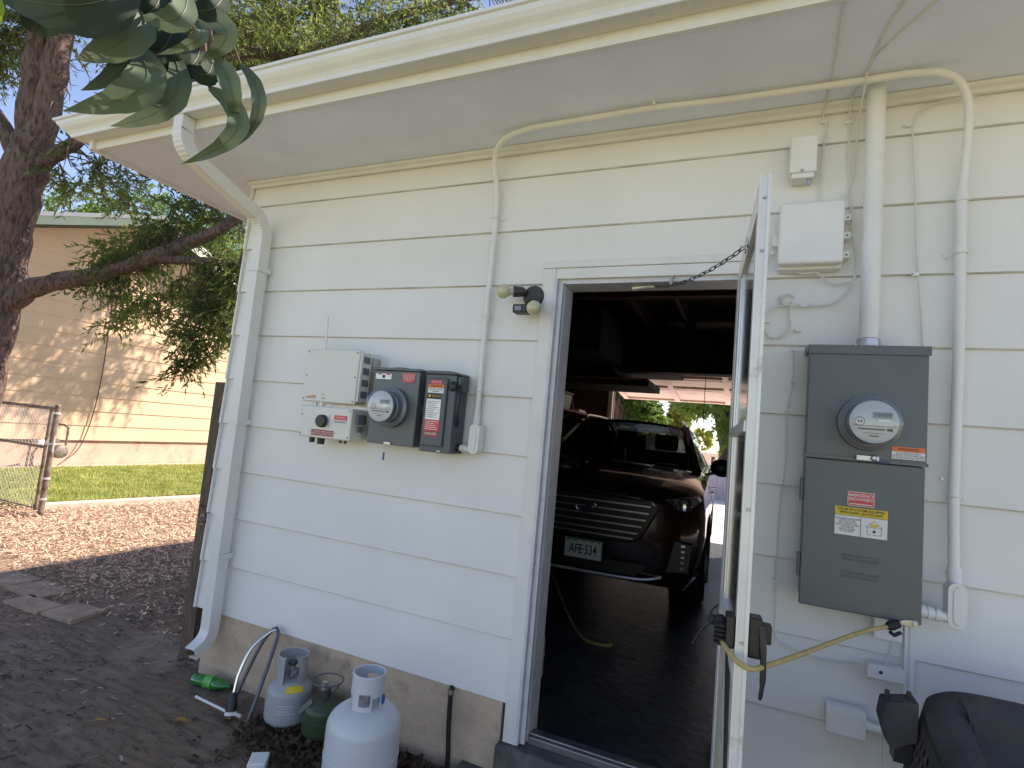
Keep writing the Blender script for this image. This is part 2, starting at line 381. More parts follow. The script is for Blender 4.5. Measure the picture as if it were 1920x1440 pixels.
# ground sheet: finely divided and uneven near the garage, wide cells to the horizon
mb = MB()
xs = np.concatenate([[-300, -60, -20], np.arange(-6, 5.01, .06), [12, 40, 300]])
ys = np.concatenate([[-300, -60, -12], np.arange(-3, 7.01, .06), [20, 60, 300]])
hx = rng.random((64, 64))
def vn(x, y, s):
    x = x * s; y = y * s; i = np.floor(x).astype(int); j = np.floor(y).astype(int); u = x - i; v = y - j; u = u * u * (3 - 2 * u); v = v * v * (3 - 2 * v)
    g = lambda a, b: hx[a % 64, b % 64]
    return (g(i, j) * (1 - u) + g(i + 1, j) * u) * (1 - v) + (g(i, j + 1) * (1 - u) + g(i + 1, j + 1) * u) * v
XX, YY = np.meshgrid(xs, ys, indexing='ij')
ZZ = (vn(XX, YY, 1.3) - .5) * .03 + (vn(XX, YY, 6) - .5) * .012
mask = (XX > -6) & (XX < 4.9) & (YY > -3) & (YY < 6.9)
ZZ = np.where(mask, ZZ, 0); ZZ = np.where((XX > 0) & (YY > -.05), 0, ZZ)
mb.v = np.stack([XX.ravel(), YY.ravel(), (ZZ + GZ).ravel()], 1).tolist(); ny = len(ys)
mb.f = [(i * ny + j, (i + 1) * ny + j, (i + 1) * ny + j + 1, i * ny + j + 1) for i in range(len(xs) - 1) for j in range(ny - 1)]
struct(mb.build('ground', ground_mat(), smooth=True), 'bare soil and dirty concrete around the garage')
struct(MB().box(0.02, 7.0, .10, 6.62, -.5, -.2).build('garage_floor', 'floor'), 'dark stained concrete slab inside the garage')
struct(MB().box(-2.0, 9, 6.63, 30, -.5, -.215).build('driveway', 'drive'), 'sunlit concrete driveway beyond the garage')
# neighbour's lawn base, edging strip, path by the wall
struct(MB().box(-9.55, -5.62, 1.72, 14, -.42, -.335).build('lawn_soil', pm('lawn_soil', (.09, .13, .03), .95, vary=.3, vscale=12, bump=.5, bscale=60)), 'lawn beside the peach house')
struct(MB().prism([(-5.62, 1.9), (-5.42, 1.9), (-5.1, 4.2), (-4.9, 7), (-5.1, 7), (-5.32, 4.2)], 'z', -.42, -.315).build('edging_strip', 'curb'), 'pale concrete edging between lawn and wood chips')
struct(MB().box(-9.86, -9.55, -4, 14, -.42, -.325).build('path', 'curb'), 'pale strip along the peach house wall')

# ---- scattered stuff
def quads_obj(name, C, U, V, mat):
    # C centres, U/V half axes (N,3)
    P = np.stack([C - U - V, C + U - V, C + U + V, C - U + V], 1).reshape(-1, 3); n = len(C)
    me = bpy.data.meshes.new(name); me.vertices.add(n * 4); me.loops.add(n * 4); me.polygons.add(n)
    me.vertices.foreach_set('co', P.ravel()); me.loops.foreach_set('vertex_index', np.arange(n * 4))
    me.polygons.foreach_set('loop_start', np.arange(n) * 4); me.polygons.foreach_set('loop_total', np.full(n, 4)); me.update(calc_edges=True)
    me.materials.append(M[mat]); o = bpy.data.objects.new(name, me); COL.objects.link(o); return o
def tri_obj(name, P, mat, parent=None):
    P = P.reshape(-1, 3); n = len(P) // 3
    me = bpy.data.meshes.new(name); me.vertices.add(n * 3); me.loops.add(n * 3); me.polygons.add(n)
    me.vertices.foreach_set('co', P.astype(np.float32).ravel()); me.loops.foreach_set('vertex_index', np.arange(n * 3))
    me.polygons.foreach_set('loop_start', np.arange(n) * 3); me.polygons.foreach_set('loop_total', np.full(n, 3)); me.update(calc_edges=True)
    me.materials.append(M[mat]); o = bpy.data.objects.new(name, me); COL.objects.link(o)
    if parent: o.parent = parent; o.matrix_parent_inverse = wm(parent).inverted()
    return o
def nrm(a): return a / np.maximum(np.linalg.norm(a, axis=1, keepdims=True), 1e-9)
def chips(name, X, Y, L, Wd, mat, z=GZ + .012, tilt=.35, lift=.02):
    n = len(X); a = rng.uniform(0, 2 * np.pi, n)
    d = nrm(np.stack([np.cos(a), np.sin(a), rng.normal(0, tilt, n)], 1)); s = nrm(np.cross(d, nrm(np.stack([rng.normal(0, tilt, n), rng.normal(0, tilt, n), np.ones(n)], 1))))
    C = np.stack([X, Y, z + (vn(X, Y, 1.3) - .5) * .03 + rng.uniform(0, lift, n)], 1)
    return quads_obj(name, C, d * (L / 2)[:, None], s * (Wd / 2)[:, None], mat)
n = 60000
X = rng.uniform(-6.2, -.25, n); Y = rng.uniform(.2, 7.5, n)
dens = np.where((X > -1.5) | (Y < .5), .25, 1.); k = rng.random(n) < dens
X, Y = X[k], Y[k]; k = ~((X < -5.3 + .12 * (Y - 2)) & (Y > 1.9)); X, Y = X[k], Y[k]
o = chips('wood_chips', X, Y, rng.uniform(.010, .06, len(X)) * np.where(rng.random(len(X)) < .05, 2, 1), rng.uniform(.003, .011, len(X)), 'chips', lift=.035)
tag(o, 'reddish wood chips and twigs spread over the ground between garage and lawn', 'wood chips', kind='stuff')
n = 1500; X = rng.uniform(-2.8, 1.0, n); Y = rng.uniform(-.9, 1.5, n); k = ~((X > -.05) & (Y > -.1)); X, Y = X[k], Y[k]
k = rng.random(len(X)) < .45; X, Y = X[k], Y[k]
o = chips('twigs', X, Y, rng.uniform(.012, .06, len(X)), rng.uniform(.002, .006, len(X)), 'litter', lift=.01, tilt=.15)
n = 700; X = rng.normal(-.3, .9, n); Y = rng.uniform(-1.0, .9, n); X = np.where((X > 0) & (Y > -.1), X - 1.2, X); k = vn(X, Y, 3.) > .45; X, Y = X[k], Y[k]
o2 = chips('dark_crumbs', X, Y, rng.uniform(.01, .045, len(X)), rng.uniform(.004, .016, len(X)), 'crumb', lift=.006, tilt=.1)
tag(o2, 'black crumbs of dirt and bark scattered over the grey dirt', 'crumbs', kind='stuff')
n = 420; X = rng.normal(-1.2, .9, n); Y = rng.uniform(-1.0, 1.5, n); k = ~((X > -.05) & (Y > -.1)); X, Y = X[k], Y[k]
o2 = chips('dry_bits', X, Y, rng.uniform(.012, .05, len(X)), rng.uniform(.003, .012, len(X)), 'pale', lift=.008, tilt=.15)
tag(o2, 'pale dry leaf bits scattered over the shaded soil', 'dry bits', kind='stuff')
tag(o, 'small dark twigs and crumbs lying on the dirty concrete', 'twigs', kind='stuff')
n = 2600; X = rng.normal(1.15, .28, n); Y = -.02 - np.abs(rng.normal(0, .17, n)); k = (X > .75) & (X < 1.93); X, Y = X[k], Y[k]
o = chips('leaf_litter', X, Y, rng.uniform(.02, .05, len(X)), rng.uniform(.01, .022, len(X)), 'litter', lift=.035, tilt=.7)
tag(o, 'brown dry leaf litter piled around the gas tanks', 'leaf litter', kind='stuff')
n = 60000; X = rng.uniform(-9.5, -5.55, n); Y = rng.uniform(1.8, 9, n); k = X < -5.6 + .13 * (Y - 2); X, Y = X[k], Y[k]; n = len(X)
a = rng.uniform(0, 2 * np.pi, n); h = rng.uniform(.03, .075, n)
B = np.stack([X, Y, np.full(n, -.337)], 1); s = np.stack([np.cos(a), np.sin(a), np.zeros(n)], 1) * .007
T = B + np.stack([rng.normal(0, .02, n), rng.normal(0, .02, n), h], 1)
o = tri_obj('grass', np.stack([B - s, B + s, T], 1), 'grass'); tag(o, 'short sunlit green lawn grass beside the peach house', 'grass', kind='stuff')

# ================================================================== garage
garage = thing('garage', 'white lap sided garage with open side door and wide flat eave', 'garage', (3, 0, 0))
SP = .27
def laps(mb, x0, x1, k0, k1, axis='x', s=1, off=0):
    for k in range(k0, k1):
        z0 = k * SP; z1 = z0 + SP
        mb.prism([(off + 0.0 * s, z0), (off + .014 * s, z0), (off + .0175 * s, z1 - .001), (off + .0120 * s, z1 - .001)], axis, x0, x1)
mb = MB()
laps(mb, 0.004, 2.001, 0, 7); laps(mb, 2.93, 7.1, 0, 7); laps(mb, .004, 7.1, 7, 9)
mb.prism([(0, 9 * SP), (.014, 9 * SP), (.0175, 2.585), (.012, 2.585)], 'x', .004, 7.1)
laps(mb, -.012, 6.6, 0, 9, 'y', 1, -.013)
mb.prism([(-.013, 9 * SP), (0, 9 * SP), (.0025, 2.585), (-.003, 2.585)], 'y', -.012, 6.6)
mb.build('siding', 'siding', garage)
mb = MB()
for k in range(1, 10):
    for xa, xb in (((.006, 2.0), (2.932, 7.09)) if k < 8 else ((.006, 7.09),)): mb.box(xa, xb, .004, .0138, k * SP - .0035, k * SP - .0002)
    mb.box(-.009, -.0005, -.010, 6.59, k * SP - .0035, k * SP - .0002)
mb.build('lap_shadow_strip', pm('lap_shadow_paint', (.55, .53, .48), .9, vary=.3, vscale=6), garage)  # thin darker strips: lap shadow lines put into the colour
mb = MB()   # wall core with door opening
mb.box(.0075, 2.07, .018, .11, .002, 2.6).box(2.9, 7.1, .018, .11, .002, 2.6).box(2.07, 2.9, .018, .11, 1.93, 2.6)
mb.box(.0075, .10, .112, 6.6, .002, 2.6); mb.box(7.0, 7.1, .112, 6.6, -.02, 2.6)
mb.box(.10, .87, 6.5, 6.6, -.2, 2.6).box(3.75, 7.0, 6.5, 6.6, -.2, 2.6).box(.87, 3.75, 6.5, 6.6, 2.16, 2.6)
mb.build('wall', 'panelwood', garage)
# foundation: slightly uneven face
mb = MB(); 
mb.box(.075, 1.975, .010, .16, -.62, 0).box(3.16, 7.1, .010, .16, -.62, 0).box(.075, .16, .162, 6.6, -.62, 0)
mb.build('foundation', 'foundation', garage)
# bed moulding under the soffit and door casing
mb = MB(); mb.prism([(-.035, 2.583), (.004, 2.583), (.004, 2.548), (-.012, 2.548), (-.016, 2.562), (-.03, 2.57)], 'x', -.012, 7.1)
mb.prism([(-.046, 2.583), (-.012, 2.583), (-.012, 2.552), (-.024, 2.552)], 'y', .01, 6.6)
mb.build('moulding', 'trim', garage, bevel=.002)
fr = MB().box(2.0, 2.062, -.022, .016, -.15, 1.955).build('door_casing', 'trim', garage, bevel=.003)
MB().box(2.0, 2.94, -.026, .016, 1.9555, 1.985).box(2.0625, 2.9, -.019, .016, 1.905, 1.955).build('head_casing', 'trim', garage, bevel=.003)
MB().box(2.885, 2.93, -.022, .016, -.15, 1.9545).build('door_casing', 'trim', garage, bevel=.003)
fr = MB().box(2.0625, 2.077, -.034, .02, -.14, 1.904).box(2.0775, 2.098, -.012, .02, -.14, 1.89).box(2.0625, 2.1, .0205, .14, -.14, 1.91)
fr.box(2.862, 2.884, -.03, .14, -.14, 1.904).box(2.1005, 2.861, .0, .14, 1.885, 1.904)
fr.build('door_frame', 'frame', garage, bevel=.002)
MB().box(2.1, 2.862, .02, .10, -.15, -.118).box(2.1, 2.862, .035, .055, -.1175, -.108).build('threshold', 'threshold', garage, bevel=.004)
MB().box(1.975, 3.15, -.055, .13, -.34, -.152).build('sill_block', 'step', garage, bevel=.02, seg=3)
# soffit, fascia, gutter, roof
mb = MB().box(-.6, 7.7, -.56, -.001, 2.585, 2.60); mb.box(-.6, -.0135, 0, 7.1, 2.585, 2.60)
mb.build('soffit', 'soffit', garage)
mb = MB().box(-.62, 7.7, -.58, -.5605, 2.577, 2.74); mb.box(-.635, -.6005, -.60, 7.1, 2.572, 2.75)
mb.build('fascia', 'trim', garage, bevel=.0015)
# K-style gutter profile (y,z)
P = [(-.582, 2.626), (-.645, 2.626), (-.652, 2.620), (-.657, 2.622), (-.657, 2.632), (-.659, 2.640), (-.668, 2.655), (-.684, 2.672), (-.695, 2.69), (-.697, 2.71), (-.706, 2.714), (-.706, 2.728), (-.697, 2.731), (-.690, 2.729),
     (-.690, 2.692), (-.680, 2.677), (-.655, 2.645), (-.65, 2.631), (-.588, 2.631), (-.588, 2.73), (-.582, 2.73)]
g = MB().prism(P, 'x', -.78, 7.7)
g.v = [((-.70 - (z - 2.62) * 1.15) if x < 0 else x, y, z) for x, y, z in g.v]
gut = g.build('gutter', 'gutter', garage)
cap = MB().prism(P[:14], 'x', -.79, -.787); cap.v = [(-.702 - (z - 2.62) * 1.15 + (x + .787), y, z) for x, y, z in cap.v]
cap.build('end_cap', 'gutter', gut)
# roof (hip) with real thickness
mb = MB(); a, b, c, d = (-.70, -.64), (7.75, -.64), (7.75, 7.2), (-.70, 7.2)
v = [(-.66, -.60, 2.74), (7.75, -.60, 2.74), (7.75, 7.2, 2.74), (-.66, 7.2, 2.74), (3.2, 3.3, 4.05), (4.0, 3.3, 4.05)]
v += [(x, y, z + .05) for x, y, z in v]
f = [(0, 1, 5, 4), (1, 2, 5), (2, 3, 4, 5), (3, 0, 4)]; f += [tuple(i + 6 for i in q)[::-1] for q in f]
f += [(i, (i + 1) % 4, (i + 1) % 4 + 6, i + 6) for i in range(4)]
mb.add(v, f).build('roof', 'roof', garage)
MB().box(.101, 6.999, .111, 6.499, 2.602, 2.612).build('ceiling', 'under', garage)  # near-black sheet added below the roof to darken the upper garage
# downspout: rectangular pipe swept along a path
def rectsweep(path, w, d, mats, parent, name):
    # path in x = const plane mostly; w along x, d across
    mb = MB(); n = len(path); base = 0
    for i, p in enumerate(path):
        p = Vector(p); t = (Vector(path[min(i + 1, n - 1)]) - Vector(path[max(i - 1, 0)])).normalized(); u = Vector((1, 0, 0)); s = t.cross(u).normalized()
        q = []
        for cx in (-1, 1):
            pass
        ring = [(-.5, -.42), (-.42, -.5), (-.2, -.5), (-.17, -.47), (-.14, -.5), (.14, -.5), (.17, -.47), (.2, -.5), (.42, -.5), (.5, -.42), (.5, .5), (-.5, .5)]
        mb.v += [tuple(p + u * a * w + s * b_ * d) for a, b_ in ring]
    m = 12
    for i in range(n - 1):
        for k in range(m): mb.f.append((i * m + k, i * m + (k + 1) % m, (i + 1) * m + (k + 1) % m, (i + 1) * m + k))
    o = mb.build(name, mats, parent)
    so_ = o.modifiers.new('wall', 'SOLIDIFY'); so_.thickness = .0015; so_.offset = -1
    return o
ds = thing('downspout', 'white metal downspout at the garage corner with elbow onto the dirt', 'downspout', (.2, -.05, -.2))
xd = .206
def elbow(c, r, a0, a1, n, rib=.002):
    out = []
    for i in range(n + 1):
        t = R(a0 + (a1 - a0) * i / n); rr = r + (rib if i % 2 else 0)
        out.append((xd, c[0] + rr * math.cos(t), c[1] + rr * math.sin(t)))
    return out
up = [(xd, -.615, 2.622), (xd, -.615, 2.55)] + elbow((-.5, 2.55), .115, 180, 243, 14)
up_low = elbow((-.205, 2.19), .145, 63, 0, 14)
rectsweep(up + [(xd, -.2, 2.335)] + up_low + [(xd, -.06, 2.0)], .068, .072, 'gutter', ds, 'elbow')
rectsweep([(xd, -.06, 2.03), (xd, -.06, .28)], .069, .076, 'gutter', ds, 'pipe')
MB().lathe([(.026, 0), (.03, .012), (.02, .02)], (xd, -.155, -.165), 12).build('dark_debris_plug', 'litter', ds)  # brown debris disc, added to darken the inside of the spout mouth
rectsweep([(xd, -.06, .35), (xd, -.06, -.05)] + [(xd, -.06 - .11 * (1 - math.cos(R(t))) - .0, -.05 - .11 * math.sin(R(t)) ) for t in (8, 16, 24, 32, 40, 48, 56, 62)] + [(xd, -.06 - .11 * (1 - math.cos(R(62))) - .04, -.05 - .11 * math.sin(R(62)) - .022)], .068, .072, 'gutter', ds, 'elbow')
for z in (.34, 2.0, 1.1):
    MB().box(xd - .041, xd + .041, -.1015, -.0985, z - .014, z + .014).box(xd + .0385, xd + .041, -.0985, -.004, z - .014, z + .014).box(xd - .041, xd - .0385, -.0985, -.004, z - .014, z + .014).build('strap', 'gutter', ds)
for (y, z) in ((-.1, 2.52), (-.1, 2.0), ):
    pass

# ------------------------------------------------ garage interior
mb = MB()
for x in (.45, 1.1, 1.86, 2.27, 2.76, 3.4, 4.0, 4.6, 5.2, 5.8, 6.4):
    mb.box(x, x + .038, .11, 6.5, 2.46, 2.60)
mb.build('joist', 'joist', garage)
mb = MB().box(.1, 7, 2.2, 2.29, 2.42, 2.4595).build('cross_beam', 'joist', garage)
mb = MB()
for y in np.arange(.5, 6.5, .41): mb.box(.10, .138, y, y + .09, -.2, 2.6)
mb.build('stud', 'panelwood', garage)
MB().box(.80, .868, 6.44, 6.62, -.2, 2.15).build('garage_door_jamb', pm('white_jamb', (.75, .74, .72), .5), garage)
# open overhead door: panel with stiles and rails, tilted just under the ceiling
od = MB(); ang = math.atan2(.27, 2.3)
Mo = Matrix.Translation((0, 7.35, 1.985)) @ Matrix.Rotation(-ang, 4, 'X')
od.box(.88, 3.7, -2.75, 0, 0, .02, Mo); odp = od.build('overhead_door', 'doorpanel', garage)
rb = MB()
for x in (.87, 1.75, 2.55, 3.3, 3.62): rb.box(x + .012, x + .087, -2.74, -.005, -.032, -.001, Mo)
for y in (-2.72, -2.3, -1.72, -1.62, -1.05, -.95, -.07):
    for xa, xb in ((.946, 1.749), (1.826, 2.549), (2.626, 3.299), (3.376, 3.619)): rb.box(xa + .013, xb + .011, y, y + .06, -.03, -.001, Mo)
rb.build('rail', 'doorpanel', odp)
tr = MB().bar((.84, 6.4, 2.16), (.84, 3.6, 2.3), .03, .05).bar((2.36, 6.3, 2.2), (2.36, 4.0, 2.34), .05, .04).build('door_track', 'steel', garage)
MB().box(2.2, 2.52, 3.6, 4.0, 2.26, 2.42).build('door_opener', 'under', garage, bevel=.02)
MB().tube([(2.36, 5.4, 2.17), (2.36, 5.4, 1.45)], .004, 6).ball((2.36, 5.4, 1.45), .015).build('pull_cord', 'blackm', garage)
# dark ceiling loft with stored boards on the left
lf = thing('storage_loft', 'dark overhead storage boards stacked under the garage ceiling', 'storage loft', (1, 4, 1.9))
MB().box(.14, 1.84, 4.0, 4.9, 1.85, 1.925).build('board', 'darkwood', lf); MB().box(.14, 1.84, 3.93, 3.999, 1.905, 1.93).build('board', 'stud', lf)  # paler front strip: light on the board edge put into the colour
MB().box(.14, 1.48, 3.7, 4.9, 1.97, 2.06).build('board', 'darkwood', lf); MB().box(.14, 1.40, 3.64, 3.699, 2.045, 2.07).build('board', 'stud', lf)  # upper board edge painted lighter as if lit
MB().box(.2, 1.2, 3.8, 4.9, 2.07, 2.4).build('dark_box', 'darkwood', lf, bevel=.02)
MB().box(.3, 1.6, 2.6, 3.6, 2.02, 2.44).build('dark_box', 'under', lf, bevel=.02); MB().box(1.25, 2.1, 4.3, 5.2, 2.07, 2.58).build('dark_box', 'under', lf, bevel=.02)  # large near-black boxes added to keep the upper garage dark
MB().box(1.3, 3.7, 4.0, 4.22, 2.02, 2.46).build('beam', 'under', lf)
MB().bar((1.80, 4.02, 1.925), (1.80, 4.02, 2.45), .04, .04).build('hanger', 'darkwood', lf)
sh = thing('wall_shelf', 'brown wooden shelf on the left inside wall of the garage', 'shelf', (.3, 5.4, 1.55))
MB().box(.14, .55, 4.3, 6.45, 1.56, 1.585).build('board', 'stud', sh)
for y in (4.5, 5.4, 6.3): MB().bar((.15, y, 1.3), (.5, y, 1.555), .03, .03).build('bracket', 'stud', sh)
o = MB().prism([(.22, 1.587), (.50, 1.587), (.53, 1.80), (.19, 1.80)], 'y', 4.95, 5.35).box(.17, .55, 4.93, 5.37, 1.801, 1.83).build('storage_bin', 'black', bevel=.012)
tag(o, 'black lidded bin on the garage wall shelf', 'storage bin')
o = MB().lathe([(.05, 0), (.055, .06), (.05, .12), (.03, .14), (.03, .17)], (.42, 5.62, 1.586), 20).build('jar', 'blackm', smooth=True); tag(o, 'small dark jar standing beside the black bin on the shelf', 'jar')
o = MB().box(.28, .52, 5.8, 6.2, 1.586, 1.606).box(.3, .5, 5.84, 6.18, 1.607, 1.632).build('paper_stack', 'white'); tag(o, 'pale stack of paper at the far end of the garage shelf', 'paper stack')
# tools hanging on the left wall
for i, (y, z, h) in enumerate(((4.9, 1.45, .9), (5.3, 1.45, 1.1), (5.75, 1.45, .8), (6.1, 1.42, .95))):
    t = MB().tube([(.17, y, z), (.19, y + .02, z - h)], .012, 8); t.box(.155, .215, y - .05, y + .09, z - h - .2, z - h)
    o = t.build('long_tool', 'stud' if i % 2 else 'cord')
    tag(o, ['long handled yellow tool hanging nearest the side door', 'brown handled tool hanging second from the side door', 'yellow handled tool hanging third along the garage wall', 'brown handled tool hanging nearest the open overhead door'][i], 'garden tool', 'tools hanging on the garage wall')
# ================================================================== storm door (part of the garage)
hx0, hy0 = 2.868, -.045
dvec = Vector((2.931 - 2.868, -.86 + .045, 0)); ddir = dvec.normalized(); Lw = dvec.length
# local frame: +x' = along door from hinge to latch, y' = thickness towards -x (seen side), z up
rotz = math.atan2(ddir.y, ddir.x)
Dm = Matrix.Translation((hx0, hy0, 0)) @ Matrix.Rotation(rotz, 4, 'Z')
# thickness: local -y points to world -x side
def dbox(mb, a, b, t0, t1, z0, z1): return mb.box(a, b, t0, t1, z0, z1, Dm)
T0, T1 = -.026, 0
ZB, ZT = -.10, 1.895
m1 = MB(); dbox(m1, 0, .11, T0, T1, ZB, ZT); dbox(m1, .1105, Lw - .0455, T0, T1, ZT - .075, ZT); dbox(m1, .1105, Lw - .0455, T0, T1, .62, .69)
door = m1.build('storm_door', 'doorwhite', garage, bevel=.0015); door['label'] = 'white aluminium storm door standing open towards the viewer'
m1 = MB(); dbox(m1, Lw - .045, Lw - .0004, T0 + .001, T1 - .001, ZB, ZT); m1.build('latch_stile', 'doorinner', door, bevel=.0015)
# outer latch edge: aluminium channel with a groove
m1 = MB(); dbox(m1, Lw, Lw + .004, T0, T1, ZB, ZT + .002); dbox(m1, Lw + .0042, Lw + .009, T1 - .007, T1 + .001, ZB, ZT + .006); dbox(m1, Lw + .0042, Lw + .007, T0 - .001, T0 + .004, ZB, ZT + .006)
m1.build('edge_channel', 'doorwhite', door)
m1 = MB()
for z in (1.84, 1.70, 1.05, .735, .13, 0.4): 
    p = Dm @ Vector((Lw + .004, (T0 + T1) / 2, z)); q = Dm @ Vector((Lw + .0075, (T0 + T1) / 2, z)); m1.cyl(p, q, .005, .003, 10)
m1.build('screw', 'steel', door, smooth=True)
m1 = MB(); dbox(m1, .1105, Lw - .0455, T0 + .004, T1 - .006, ZB, .6195); m1.build('kick_panel', 'doorinner', door)
m1 = MB(); 
for z0, z1 in ((.6905, 1.24), (1.27, ZT - .0755)):
    dbox(m1, .1105, .20, T0 + .002, T1 - .004, z0, z1); dbox(m1, .2005, .24, T0 + .007, T1 - .006, z0, z1); dbox(m1, Lw - .10, Lw - .0455, T0 + .004, T1 - .004, z0, z1)
dbox(m1, .1105, Lw - .0455, T0 - .004, T1 - .003, 1.2405, 1.2695)
m1.build('window_sash', 'alum', door, bevel=.001)
m1 = MB(); dbox(m1, .2405, Lw - .1005, -.0145, -.0115, .6905, 1.24); m1.build('pane', 'doorpane', door)
m1 = MB(); dbox(m1, .2405, Lw - .1005, -.0145, -.0115, 1.27, ZT - .0755); m1.build('pane', 'doorpane', door)
m1 = MB(); m1.add([Dm @ Vector(p) for p in ((.42, T0 + .001, .66), (.66, T0 + .001, .64), (.74, T0 + .001, .20), (.70, T0 + .001, .22), (.42, T0 + .003, .66), (.66, T0 + .003, .64), (.74, T0 + .003, .20), (.70, T0 + .003, .22))], [(0, 1, 2, 3), (7, 6, 5, 4), (0, 4, 5, 1), (1, 5, 6, 2), (2, 6, 7, 3), (3, 7, 4, 0)]); m1.build('torn_strip', 'darkgrey', door)
m1 = MB()
for z in (.1, .9, 1.7): m1.cyl(Vector((2.862, -.045, z)), Vector((2.862, -.045, z + .07)), .006, n=10)
m1.build('hinge', 'steel', door)
# handle: black body on outer face (+x side), lever pointing down, black knob inside
hd = MB(); dbox(hd, Lw - .055, Lw - .008, T1 + .001, T1 + .034, .70, .795); hd = hd.build('handle', 'black', door, bevel=.006)
m1 = MB(); dbox(m1, Lw - .05, Lw - .02, T1 + .0345, T1 + .055, .735, .78); m1.build('push_button', 'black', door, bevel=.003)
m1 = MB(); P0 = Dm @ Vector((Lw - .012, T1 + .03, .78)); 
m1.tube(smoothpts([P0, P0 + Vector((.006, -.01, -.05)), P0 + Vector((.008, -.014, -.12)), P0 + Vector((.004, -.012, -.165))], 4), [.008] * 5 + [.007] * 4 + [.005] * 3 + [.003], 8).build('lever', 'black', door, smooth=True)
m1 = MB(); dbox(m1, Lw - .06, Lw - .002, T0 - .022, T0 - .001, .715, .79); m1.build('inside_latch', 'black', door, bevel=.004)
m1 = MB(); p = Dm @ Vector((Lw - .04, T0 - .022, .765)); m1.ball(p + Vector((-.012, 0, 0)), .017, 12).ball(p + Vector((-.03, 0, -.0)), .013, 12); m1.build('latch_knob', 'blackm', door, smooth=True)
m1 = MB(); dbox(m1, Lw - .12, Lw - .095, T0 - .008, T0 - .0005, .26, .31); dbox(m1, Lw - .105, Lw - .094, T0 - .008, T0 - .0005, .22, .2595); m1.build('broken_bracket', 'bronze', door, bevel=.002)
# chain and closer
chp = Dm @ Vector((.5, T0 - .004, 1.83)); che = Vector((2.50, .075, 1.885))
c = MB(); N = 19
for i in range(N):
    t = (i + .5) / N; p = chp.lerp(che, t) + Vector((0, 0, -.035 * 4 * t * (1 - t))); d = (che - chp).normalized(); d = (d + Vector((0, 0, -.035 * 4 * (1 - 2 * t) / (che - chp).length))).normalized()
    s_ = Vector((0, 0, 1)) if i % 2 else d.cross(Vector((0, 0, 1))); s_ = (s_ - d * s_.dot(d)).normalized(); h = (che - chp).length / N * .66; w = .0068
    ring = [p + d * h * math.cos(a) * (1 if abs(math.cos(a)) < .5 else .95) + s_ * w * math.sin(a) for a in [2 * math.pi * k / 12 for k in range(12)]]
    c.tube(ring + [ring[0]], .0019, 6, cap=False)
c.build('chain', 'darkgrey', door, smooth=True)
MB().tube([che, che + Vector((-.03, 0, .004)), che + Vector((-.1, .005, -.004))], [.007, .012, .012], 12).build('chain_spring', 'alum', door, smooth=True)
MB().bar((2.585, -.01, 1.925), (2.58, -.02, 1.862), .012, .006).ball((2.58, -.02, 1.86), .006).build('hook', 'steel', door)
MB().box(-.02, .02, -.004, .0, -.02, .02, Matrix.Translation(chp + Vector((.0, 0, 0))) @ Matrix.Rotation(rotz, 4, 'Z')).tube([chp, chp + Vector((-.02, .004, -.004))], .004, 8).build('chain_bracket', 'steel', door)

# tie cord from the latch to the grey panel
p0 = Dm @ Vector((Lw - .03, T0 - .02, .725)); p1 = Dm @ Vector((Lw + .015, -.012, .700)); p2 = Vector((2.985, -.82, .690))
cdp = smoothpts([p0 + Vector((-.01, -.01, .0)), (2.905, -.893, .706), (2.94, -.900, .694), (2.975, -.84, .689), (3.06, -.65, .672), (3.16, -.45, .665), (3.27, -.27, .669), (3.345, -.19, .677)], 6)
tc = thing('tie_cord', 'yellow cord with black ends tying the storm door to the large grey panel', 'cord', (3.1, -.5, .67))
MB().tube(cdp, .0065, 10).build('cord', 'cord', tc, smooth=True)
m1 = MB()
for i in range(5): m1.lathe([(.012, -.004), (.017, -.001), (.017, .003), (.012, .006)], p0 + Vector((-.012, -.006, .036 - i * .0105)), 14)
m1.build('hook_end', 'blackm', tc, smooth=True)
e0 = Vector((3.345, -.19, .677)); MB().tube([e0, e0 + Vector((.012, .008, .004)), e0 + Vector((.035, .02, .012))], [.009, .016, .013], 12).tube([e0 + Vector((.008, -.008, -.012)), e0 + Vector((.02, 0, -.022)), e0 + Vector((.04, .014, -.014))], .006, 8).build('hook_end', 'blackm', tc, smooth=True)

# ================================================================== solar equipment on the left
def screws(mb, pts, y, r=.004):
    for x, z in pts: mb.cyl((x, y, z), (x, y - .003, z), r, r * .7, 10)
inv = thing('solar_inverter', 'cream two-box solar inverter with antenna left of the round meter', 'solar inverter', (.93, 0, 1.05))
MB().box(.80, 1.115, -.06, -.004, 1.09, 1.50).build('mounting_plate', 'steel', inv)
hs = MB()
for i in range(16):
    z = 1.275 + i * .0152; hs.box(.79, 1.108, -.125, -.0605, z, z + .004)
hs.box(.8, 1.10, -.085, -.0602, 1.2705, 1.52); hs.build('heat_sink', 'invfin', inv)
MB().box(1.1005, 1.112, -.145, -.062, 1.262, 1.515).build('side_cover', 'invcase', inv, bevel=.004)
for z in (1.285, 1.345, 1.405, 1.462): MB().box(1.1123, 1.1145, -.13, -.08, z, z + .034).build('side_recess', 'panelblue', inv)
MB().box(.753, 1.10, -.152, -.1255, 1.248, 1.523).build('top_cover', 'invcase', inv, bevel=.008, seg=3)
MB().box(.757, 1.092, -.15, -.045, 1.064, 1.2265).build('lower_box', 'invcase', inv, bevel=.009, seg=3)
m1 = MB(); screws(m1, [(.768, 1.51), (1.087, 1.51), (.768, 1.385), (1.087, 1.385), (.766, 1.262), (1.087, 1.262)], -.152); screws(m1, [(.77, 1.18), (1.08, 1.213), (.77, 1.08), (1.08, 1.08)], -.15)
